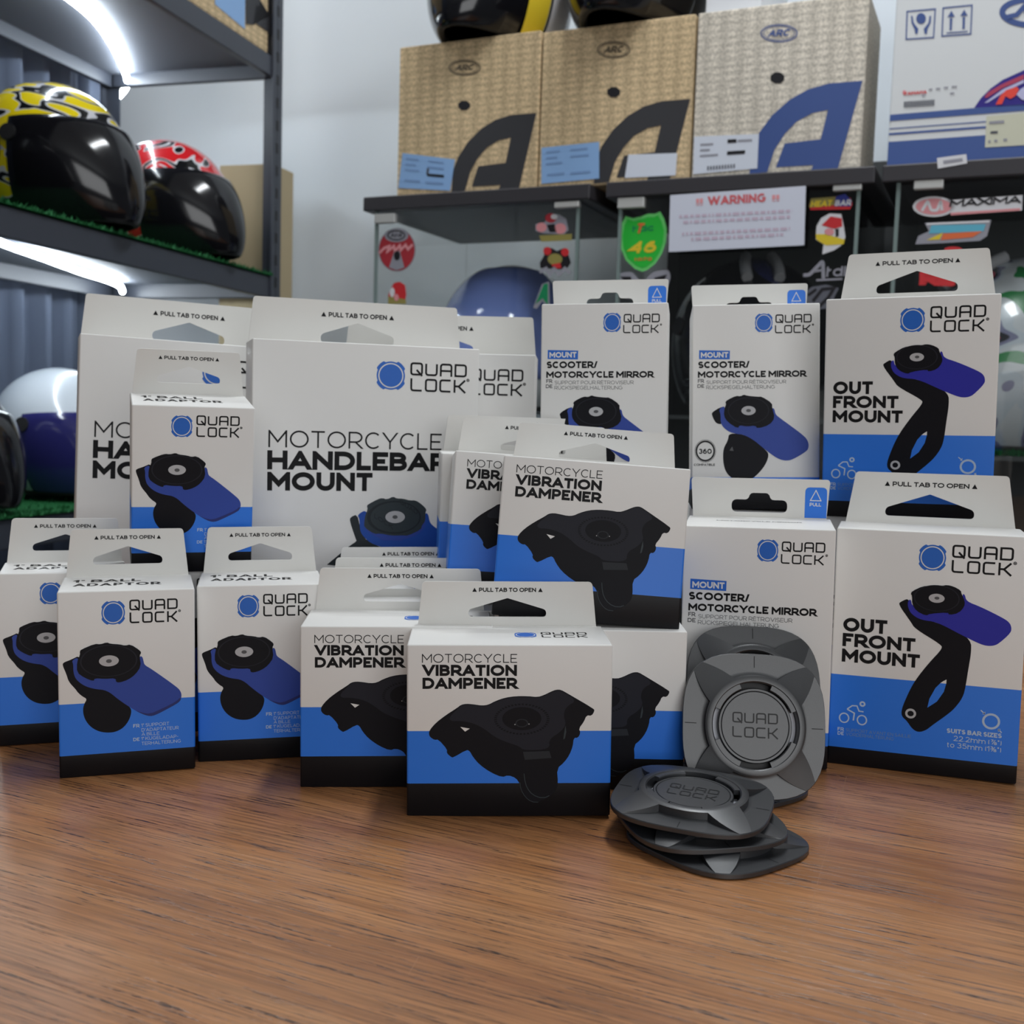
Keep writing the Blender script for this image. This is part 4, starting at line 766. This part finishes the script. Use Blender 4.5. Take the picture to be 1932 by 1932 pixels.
# ------------------------------------------------------------------ retail boxes on the counter
CLS = {  # width, height, depth, tab height, blue top, black top, tab insets bottom / top
 'V': (.1000, .0856, .0481, .0237, .502, .196, .030, .054),
 'B': (.0685, .0989, .0516, .0270, .400, .121, .020, .061),
 'O': (.1015, .1384, .0485, .0308, .385, .075, .030, .078),
 'M': (.0893, .1337, .0558, .0230, .156, .10, .030, .012),
 'H': (.1544, .2418, .0467, .0317, .25, .10, .010, .030)}
def front(x, y, layer=0): return (x, -.00010 - .00006 * layer, y)
def U(p, layer, mb, m, it=0): mb.poly([front(x * 1e-5, y * 1e-5, layer) for x, y in chaikin(p, it)], m)
def inset(p, k, dx=0, dy=0):
    cx, cy = sum(q[0] for q in p) / len(p), sum(q[1] for q in p) / len(p)
    return [(cx + (x - cx) * k + dx, cy + (y - cy) * k + dy) for x, y in p]
def EL(e, layer, mb, m, k=1.0): mb.poly([front(*p, layer) for p in ell((e[0] * 1e-5, e[1] * 1e-5), e[2] * 1e-5 * k, e[3] * 1e-5 * k)], m)
def TX(mb, t, m, layer=0):
    text(mb, t[0], t[1] * 1e-5, t[2] * 1e-5, t[3] * 1e-5, t[4] * 1e-5, t[5], m, lambda x, y: front(x, y, layer))
def ST(mb, pts, w, m, layer, closed=False):
    emit(mb, stroke2d(pts, w, closed), lambda x, y: front(x, y, layer), m)
def carton_mesh(c):
    w, h, d, t, f1, f2 = CLS[c][:6]
    mb = MB(); r = .0011
    def ring(z, ins=0.0):
        out = []
        for cx, cy, a0 in ((w / 2 - r, r, -90), (w / 2 - r, d - r, 0), (-w / 2 + r, d - r, 90), (-w / 2 + r, r, 180)):
            for k in range(4):
                a = R(a0 + 30 * k); q = r - ins
                out.append((cx + q * math.cos(a), cy + q * math.sin(a), z))
        return out
    zs = [(0, .0006), (.0006, 0), (h * f2, 0)] + [(h * f2, 0), (h * f1, 0)] + [(h * f1, 0), (h - .0008, 0), (h - .0002, .0003), (h, .0008)]
    lv = [ring(*z) for z in zs]
    mb.grid(lv[0:3], BLACKC if c != 'H' else CARD, True)
    mb.grid(lv[3:5], BLUE if c != 'H' else CARD, True)
    mb.grid(lv[5:9], CARD, True)
    mb.poly(lv[8], CARD); mb.poly(lv[0][::-1], BLACKC)
    return mb
def tab_mesh(c):
    w, h, d, t, f1, f2, ib, it = CLS[c]
    th = .0011; xb, xt = w / 2 - w * ib, w / 2 - w * it
    outer = rr([(-xb, 0), (xb, 0), (xt, t), (-xt, t)], [0, 0, .0022, .0022])
    if c == 'M':
        hw, hb, hs, hp = .0150, .0030, .0105, .0145
        ax = .0175
        hole = rr([(-ax, hb), (ax, hb), (ax, hs), (.0072, hs), (.0058, hp), (-.0058, hp), (-.0072, hs), (-ax, hs)], [.0035, .0035, .0035, .002, .004, .004, .002, .0035])
    else:
        hw, hb, hs, hp, rd = {'V': (.0205, .0050, .0088, .0150, .0024), 'B': (.0186, .0070, .0110, .0172, .0026), 'O': (.0250, .0046, .0095, .0184, .0034), 'H': (.0262, .0022, .0080, .0168, .0040)}[c]
        hole = rr([(-hw, hb), (hw, hb), (hw, hs), (0, hp), (-hw, hs)], [rd, rd, rd, .0006, rd])
    mb = MB()
    o_ = [p for p in outer if p[0] > 1e-6]; h_ = [p for p in hole if p[0] > 1e-6]
    h_.sort(key=lambda p: -math.atan2(p[1] - (hb + hp) / 2, p[0]))
    q0 = [(0, 0)] + o_ + [(0, t), (0, hp)] + h_ + [(0, hb)]
    def half(sg): return [(x * sg, y) for x, y in q0]
    for sg in (1, -1):
        q = half(sg)
        mb.poly([(x, d - th, h + y) for x, y in (q if sg > 0 else q[::-1])], CARD2)
        mb.poly([(x, d, h + y) for x, y in (q[::-1] if sg > 0 else q)], CARD2)
    for a in (outer, hole):
        for k in range(len(a)):
            p, q = a[k], a[(k + 1) % len(a)]
            mb.poly([(p[0], d - th, h + p[1]), (q[0], d - th, h + q[1]), (q[0], d, h + q[1]), (p[0], d, h + p[1])], CARD)
    # the fold where the tab leaves the lid
    mb.box(-xb, xb, d - .0022, d - .0002, h - .0002, h + .0004, CARD)
    return mb, hole
def tab_text(c):
    w, h, d, t = CLS[c][:4]
    mb = MB(); mp = lambda x, y, l=0: (x, d - .0012 - .00005 * l, h + y)
    if c == 'M':
        x1 = w / 2 - w * .031
        mb.poly([mp(x, y) for x, y in rr([(x1 - .0165, .0006), (x1 - .0135, .0006), (x1 - .0135, .0185), (x1, .0185), (x1, .0006)], [0, .0, .003, .003, 0])], BLUE)
        for p in stroke2d([(x1 - .0102, .0108), (x1 - .0036, .0108), (x1 - .0069, .0168)], .0005, True): mb.poly([mp(*q, 1) for q in p], WHITE)
        text(mb, 'PULL', x1 - .0105, x1 - .0035, .0075, .0020, .2, WHITE, lambda x, y: mp(x, y, 1))
        return mb
    y0, cap, hw = {'V': (.0183, .0022, .0150), 'B': (.0212, .0021, .0145), 'O': (.0226, .0028, .0215), 'H': (.0202, .0033, .0208)}[c]
    text(mb, 'PULL TAB TO OPEN', -hw, hw, y0, cap, .22, INK, mp)
    for s in (-1, 1):
        x = s * (hw + cap * 1.05); mb.poly([mp(x - cap * .55, y0), (mp(x + cap * .55, y0)), mp(x, y0 + cap * 1.0)], INK)
    return mb
def picture(c):
    d = D[c]; mb = MB()
    if c == 'V':
        U(d['sil'], 0, mb, PIC1, 1); U(d['top'], 1, mb, PIC2, 2); U(d['arm'], 2, mb, PIC1); U(d['lug'], 2, mb, PIC3)
        g = d['gear']; n = 46
        for k in range(n):
            a = 2 * math.pi * k / n; b = a + 2 * math.pi / n * .55
            q = [(g[0] + g[2] * s * math.cos(t), g[1] + g[3] * s * math.sin(t)) for s, t in ((.90, a), (1.0, a), (1.0, b), (.90, b))]
            U(q, 2, mb, PIC1)
        EL(d['inner'], 3, mb, PIC1); EL(d['core'], 4, mb, PIC3, .95); EL(d['core'], 5, mb, PIC1, .75)
        for p in d['dots']: EL((p[0], p[1], 26, 26), 6, mb, WASH)
        U(d['tri'], 4, mb, CARD); U(d['sliver'], 3, mb, PIC4)
        ST(mb, [(x * 1e-5, y * 1e-5) for x, y in d['arc1']], .0004, PIC4, 3); ST(mb, [(x * 1e-5, y * 1e-5) for x, y in d['arc2']], .0003, PIC4, 3)
        return mb
    if c == 'H':
        w = d['w']; U(d['base'], 0, mb, PIC5, 1); U(d['lever'], 1, mb, LEVER3, 2); EL((w[0], w[1] - w[3] * .9, w[2] * 3.2, w[3] * 2.9), 1.5, mb, LEVER); U(d['head'], 2, mb, PIC4, 1)
        EL(d['g1'], 3, mb, PIC5); EL(d['g2'], 4, mb, PIC4); U(d['tab'], 3, mb, LEVER)
        EL(d['w'], 5, mb, WASH); EL(d['c'], 6, mb, INKG)
        w = d['w']; cx, cy = w[0] * 1e-5, w[1] * 1e-5
        for s, ox, oy in (('LOCK', -.0145, -.0005), ('QUAD', .0028, .0095)):
            text(mb, s, cx + ox, cx + ox + .0130, cy + oy, .0030, .16, PIC5, lambda x, y: front(x, y, 6), tilt=-.62)
        return mb
    U(d['base'], 0, mb, PIC1, 2)
    w = d['w']
    if c == 'M': U(d['foot'], 0, mb, PIC1, 1); U(d['glint'], 1, mb, INKG)
    if c == 'O':
        U(d['holeb'], 1, mb, BLUE); U(d['holew'], 1, mb, CARD)
        EL(d['r1'], 2, mb, WASH); EL(d['r2'], 3, mb, PIC1)
    EL((w[0], w[1] - w[3] * .9, w[2] * 3.05, w[3] * 3.0), .5, mb, LEVER2 if c != 'O' else LEVERO)
    U(d['lever'], 1, mb, LEVERO if c == 'O' else LEVER, 2)
    if c == 'B': U(d['bevel'], 2, mb, LEVER2, 1)
    U(d['head'], 3, mb, PIC1, 1)
    EL((w[0], w[1], w[2] * 2.9, w[3] * 2.9), 4, mb, PIC2)
    EL((w[0], w[1], w[2] * 2.75, w[3] * 2.75), 5, mb, PIC1)
    EL(w, 6, mb, WASH); EL(d['c'], 7, mb, INKG)
    return mb
def logo(c):
    lg = D[c]['logo']; mb = MB()
    e = [k * 1e-5 for k in lg[0]]
    emblem(mb, e[0], e[1], e[2], e[3], front)
    for wd, t in (('QUAD', lg[1]), ('LOCK', lg[2])):
        logo_word(mb, wd, t[1] * 1e-5, t[2] * 1e-5, t[3] * 1e-5, t[4] * 1e-5, INK, front)
    x, y = lg[1][2] * 1e-5 + .0009, lg[2][3] * 1e-5 + lg[2][4] * 1e-5
    q = lg[1][4] * 1e-5
    ST(mb, ell((x, y), q * .10, q * .10, 16), q * .05, INK, 0, True); EL((x * 1e5, y * 1e5, q * 5e3, q * 5e3), 0, mb, INK)
    return mb
def title(c):
    mb = MB(); d = D[c]
    for t in d['title']: TX(mb, t, INK)
    if c == 'M':
        U(d['tag'], 0, mb, LOGOB); TX(mb, d['tagt'][0], WHITE, 1)
    return mb
def fine(c):
    mb = MB(); d = D[c]
    for k, t in enumerate(d['fine']): TX(mb, t, INKG if c == 'M' else (PALE if (c == 'O' and k > 3) or t[5] > .15 else PALE2 if c == 'O' else PALE))
    if c == 'M':
        b = d['badge']; cx, cy, r = b[0] * 1e-5, b[1] * 1e-5, b[2] * 1e-5
        ST(mb, ell((cx, cy), r, r, 48), r * .16, INK, 0, True)
        for k in range(48):
            a = 2 * math.pi * k / 48
            ST(mb, [(cx + r * 1.06 * math.cos(a), cy + r * 1.06 * math.sin(a)), (cx + r * 1.22 * math.cos(a + .05), cy + r * 1.22 * math.sin(a + .05))], r * .06, INK, 0)
        for t in d['badget']: TX(mb, t, INK)
    if c == 'O':
        for k in ('bike1', 'bike2', 'bikeh', 'ring'):
            e = [q * 1e-5 for q in d[k]]; ST(mb, ell((e[0], e[1]), e[2] * .88, e[3] * .88, 36), e[2] * (.26 if k != 'bikeh' else .7), PALE, 0, True)
        ST(mb, [(x * 1e-5, y * 1e-5) for x, y in d['rider'][:5]], .0007, PALE, 0); ST(mb, [(x * 1e-5, y * 1e-5) for x, y in d['rider'][4:]], .0008, PALE, 0)
        for a, h in (('ar1', 'ah1'), ('ar2', 'ah2')):
            ST(mb, [(x * 1e-5, y * 1e-5) for x, y in d[a]], .0006, PALE, 0); U(d[h], 0, mb, PALE)
    return mb
def lid_print(c):
    w, h, dd = CLS[c][:3]; mb = MB()
    mp = lambda x, y, l=0: (x, y, h + .00008 + .00004 * l)
    if c == 'B':
        text(mb, '1" BALL', -w * .40, w * .10, dd * .60, dd * .17, .18, INK, mp)
        text(mb, 'ADAPTOR', -w * .40, w * .25, dd * .34, dd * .17, .18, INK, mp)
    elif c == 'V':
        emblem(mb, .0085, dd * .50, .0056, .0062, mp)
        logo_word(mb, 'QUAD', .0165, .0400, dd * .52, .0058, INK, mp); logo_word(mb, 'LOCK', .0165, .0396, dd * .37, .0058, INK, mp)
    elif c == 'M':
        text(mb, 'MOTORCYCLE MIRROR', -.026, .026, dd * .55, .0028, .2, INKG, mp)
    return mb
PROTO = {}
def make_box(c, name):
    root = empty(name)
    b = carton_mesh(c)
    b.build('carton', root)
    tm, hole = tab_mesh(c)
    t = tm.build('hang_tab', root); tag(t, 'white hang tab with a cut-out hole'); tab_text(c).build('tab_print', t)
    if c != 'V': tag(logo(c).build('logo', root), 'blue round emblem beside black lettering')
    if c != 'B': tag(title(c).build('title_lettering', root), 'black product lettering')
    if c in 'BVM': lid_print(c).build('lid_print', root)
    if c in 'BOM': tag(fine(c).build('fine_print', root), 'small French and German lettering')
    tag(picture(c).build('product_picture', root), {'V': 'printed picture of a black three-armed dampener', 'B': 'printed picture of a black ball mount with blue lever', 'O': 'printed picture of a black arm mount with blue lever', 'M': 'printed picture of a black mirror mount with blue lever', 'H': 'printed picture of a dark round mount head on blue lever'}[c])
    return root
NAMES = {'V': 'dampener_box', 'B': 'ball_adaptor_box', 'O': 'front_mount_box', 'M': 'mirror_mount_box', 'H': 'handlebar_mount_box'}
GRP = {'V': 'boxed vibration dampeners on the counter', 'B': 'boxed ball adaptors on the counter', 'O': 'boxed out front mounts on the counter', 'M': 'boxed mirror mounts on the counter', 'H': 'boxed handlebar mounts on the counter'}
def place(c, x, y, z, yaw, roll=0, pit=0, label=None, tab=True):
    if c not in PROTO: PROTO[c] = o = make_box(c, NAMES[c])
    else: o = copy_tree(PROTO[c])
    o.location = (x, y, z); o.rotation_euler = (pit, roll, yaw)
    if not tab:
        for ch in [c_ for c_ in o.children if c_.name.startswith('hang_tab')]:
            for g in list(ch.children): bpy.data.objects.remove(g)
            bpy.data.objects.remove(ch)
    tag(o, label, 'box', GRP[c])
    return o
place('V', .0029, .5251, .0004, .0384, -.0211, 0, 'frontmost white, blue and black vibration dampener box at the centre of the counter')
place('V', -.0565, .5629, .0003, .0709, -.0135, 0, 'vibration dampener box just left of and behind the frontmost one, its right half hidden')
place('V', .0451, .5694, .0003, -.0072, -.0133, 0, 'vibration dampener box under the tilted one, showing only its right side beside the black discs', tab=False)
place('V', -.0562, .6087, .0003, .0309, -.0226, 0, 'dampener box with only its tab edge showing, second row behind the left dampener box')
place('V', -.0600, .6595, .0006, .0324, -.0300, 0, 'dampener box with only its tab edge showing, third row before the big handlebar box')
place('V', .0460, .6200, 0, 0, 0, 0, 'dampener box at the bottom of the stack, hidden beneath the upper dampener boxes', tab=False)
place('V', .0405, .5765, .0885, -.0375, .0447, -.127, 'tilted vibration dampener box on top of the stack, its whole front picture in view')
place('V', .0129, .6315, .0883, .0875, .0456, -.0915, 'upper vibration dampener box directly behind the tilted one, showing its left third')
place('V', .0047, .6865, .0864, .1030, .0042, 0, 'rearmost upper dampener box, only a thin blue and white left edge showing')
place('B', -.2004, .5720, .0002, .3235, -.0088, 0, 'frontmost ball adaptor box near the left end of the counter, fully in view')
place('B', -.1364, .6027, .0002, .2322, -.0139, 0, 'ball adaptor box between the frontmost ball adaptor box and the left dampener box')
place('B', -.2560, .6228, .0003, .3669, .0055, -.012, 'ball adaptor box at the far left edge, half hidden by the frontmost one')
place('B', -.1888, .6520, 0, .3530, 0, 0, 'ball adaptor box on the counter, hidden beneath the raised ball adaptor box', tab=False)
place('B', -.1888, .6467, .0985, .3530, -.0007, .1404, 'raised ball adaptor box leaning forward in front of the left handlebar mount box')
place('O', .2366, .6121, .0003, -.3243, -.0107, 0, 'lower out front mount box standing on the counter at the right edge')
place('O', .2475, .6960, 0, -.4032, 0, 0, 'out front mount box on the counter, hidden beneath the upper out front box', tab=False)
place('O', .2475, .6917, .1388, -.4032, -.0218, .0668, 'upper out front mount box at right, its tab standing highest of all boxes')
m3 = place('M', .1428, .6200, .0003, -.2171, -.0194, .0338, 'lower scooter mirror mount box standing behind the grey upright discs')
m3.scale = (.94, .9, 1.03)
place('M', .0597, .7330, 0, -.1571, 0, 0, 'mirror mount box hidden under the left upper mirror mount box', tab=False)
place('M', .1627, .7390, 0, -.1196, 0, 0, 'mirror mount box hidden under the right upper mirror mount box', tab=False)
place('M', .0597, .7299, .1350, -.1571, -.0273, -.0462, 'upper scooter mirror mount box on the left, directly behind the tilted dampener box')
place('M', .1627, .7338, .1390, -.1196, -.0361, -.0919, 'upper scooter mirror mount box on the right, beside the upper out front box')
place('H', -.0987, .7457, 0, .3235, -.0009, 0, 'big handlebar mount box at the centre, its title lettering almost fully in view')
place('H', -.2346, .7881, .0003, .4010, .0264, 0, 'big handlebar mount box at the left, partly covered by the raised ball adaptor box')
place('H', -.0620, .8299, 0, -.0501, -.0029, 0, 'big handlebar mount box at the back, only its upper right corner showing')

# ------------------------------------------------------------------ black adaptor discs
PLAST = bump_noise(mat('black_plastic', (0.023, 0.0245, 0.028), 0.40, spec=1.0), 2600, .3, .00012)
PLASTD = mat('black_plastic_dark', (0.010, 0.010, 0.011), 0.5, spec=0.4)
TAPE = mat('white_adhesive', (0.66, 0.68, 0.74), 0.5)
def sstep(a, b, x): t = max(0, min(1, (x - a) / (b - a))); return t * t * (3 - 2 * t)
def disc_outline(a, Rr=.0372):
    p = 3.1
    return Rr / (abs(math.cos(a)) ** p + abs(math.sin(a)) ** p) ** (1 / p)
def make_disc():
    root = empty('adaptor_disc')
    rin, rtop, rfoot = .0222, .0250, .0272
    hp, hr = .0026, .0070
    mb = MB()
    rs = [0, .04, .085, .09, .16, .25, .36, .48, .6, .72, .84, .93, .98, 1.0]
    svals = [0, .08, .16, .24, .32, .40, .47, .498, .502, .53, .60, .68, .76, .84, .92]
    cols = []                                                   # (side, signed position between the side's middle and the corner)
    for q in range(4):
        cols += [(q, -s_) for s_ in svals[:0:-1]] + [(q, s_) for s_ in svals] + [(q, 1.0)]
    def ang(q, s_, f):
        lim = R(24) + R(17) * max(0, min(1, f)); u = abs(s_)
        g = lim * u / .5 if u <= .5 else lim + (math.pi / 4 - lim) * (u - .5) / .5
        return q * math.pi / 2 + math.copysign(g, s_)
    def loop(f, rfix=None, z=None, dr=0.0):
        out = []
        for q, s_ in cols:
            a = ang(q, s_, f); ro = disc_outline(a)
            r = rfix if rfix is not None else rtop + (ro - rtop) * f + dr
            if z is not None: h = z
            else:
                h = hr + (hp - hr) * f ** .9
                if abs(s_) < .5 and f >= .088: h = hp + (.0004 if f < .16 else 0)
                if f >= 1: h = hp - .0004
            out.append((r * math.cos(a), r * math.sin(a), h))
        return out
    loops = [loop(0, rin, .0008), loop(0, rin, hr - .0006), loop(0, rin + .0006, hr)] + [loop(f) for f in rs] + [loop(1, None, .0004), loop(1, None, 0, -.0006), loop(0, rin, 0)]
    mb.grid(loops, PLAST, True)
    # four lugs of the bayonet inside the ring
    for q in range(4):
        a0, a1 = R(90 * q + 22), R(90 * q + 68); m = 10
        top = [[(r * math.cos(a0 + (a1 - a0) * k / m), r * math.sin(a0 + (a1 - a0) * k / m), z) for k in range(m + 1)] for r, z in ((.0224, .0042), (.0196, .0042), (.0196, .0062), (.0200, .0066), (.0226, .0066))]
        mb.grid(top, PLAST, smooth=False)
        for e in (0, m): mb.poly([row[e] for row in top], PLAST)
    # centre lines of the four sides
    for q in range(4):
        a = R(90 * q); ca, sa = math.cos(a), math.sin(a)
        z = hp + .00012
        P = lambda x, y: (x * ca - y * sa, x * sa + y * ca, z)
        mb.poly([P(.0300, -.00022), P(.0360, -.00022), P(.0360, .00022), P(.0300, .00022)], PLASTD)
    mb.build('plate', root, sharp=28)
    t = MB(); t.poly([(*p, .0009) for p in ell((0, 0), .0221, .0221, 64)], PLASTD); t.build('floor_disc', root)
    for a0 in (-28, 152):
        t = MB(); A = [R(a0 + 56 * k / 16) for k in range(17)]
        t.poly([(.0220 * math.cos(q), .0220 * math.sin(q), .0011) for q in A] + [(.0188 * math.cos(q), .0188 * math.sin(q), .0011) for q in A[::-1]], TAPE); tag(t.build('adhesive_pad', root), 'white adhesive pad seen in the ring')
    c = MB()
    lv = [(.0192, .0009), (.0192, .0046), (.0188, .0052), (.0178, .0052), (.0175, .0048), (.0172, .0052), (.001, .0052)]
    c.grid([[(r * math.cos(2 * math.pi * k / 96), r * math.sin(2 * math.pi * k / 96), z) for k in range(96)] for r, z in lv], PLAST, True, smooth=False)
    c.poly([(*p, .0052) for p in ell((0, 0), .001, .001, 96)], PLAST)
    h = c.build('hub', root)
    e = MB(); mp = lambda x, y, l=0: (x, y, .00535)
    logo_word(e, 'QUAD', -.0118, .0118, .0012, .0054, PLASTD, mp, .13); logo_word(e, 'LOCK', -.0118, .0118, -.0062, .0054, PLASTD, mp, .13)
    tag(e.build('logo', h), 'embossed lettering in the hub')
    return root
disc0 = make_disc(); dused = [False]
def disc(loc, rot, label):
    o = disc0 if not dused[0] else copy_tree(disc0); dused[0] = True
    o.location = loc; o.rotation_euler = rot; tag(o, label, 'phone mount disc', 'black adaptor discs on the counter')
    return o
disc((.1005, .5000, .0002), (0, 0, R(38)), 'black plastic disc lying lowest of the front stack of three, flat on the counter')
disc((.0935, .5080, .0068), (R(.5), R(-1), R(12)), 'middle black plastic disc of the front stack of three')
disc((.0905, .5120, .0150), (R(3.5), R(1.5), R(-20)), 'topmost black plastic disc of the front stack of three, hub and ring in view')
disc((.1215, .5810, .0003), (0, 0, R(35)), 'black plastic disc lying flat behind the front stack, under the two upright discs')
disc((.1290, .551 + .0372 * math.cos(R(73)), .0036 + .0372 * math.sin(R(73))), (R(73), R(1.2), 0), 'front upright grey-looking disc with embossed hub, leaning back before the mirror mount box')
disc((.1365, .584 + .0372 * math.cos(R(66)), .0135 + .0372 * math.sin(R(66))), (R(66), R(1.5), 0), 'rear upright disc, mostly hidden behind the front upright one')
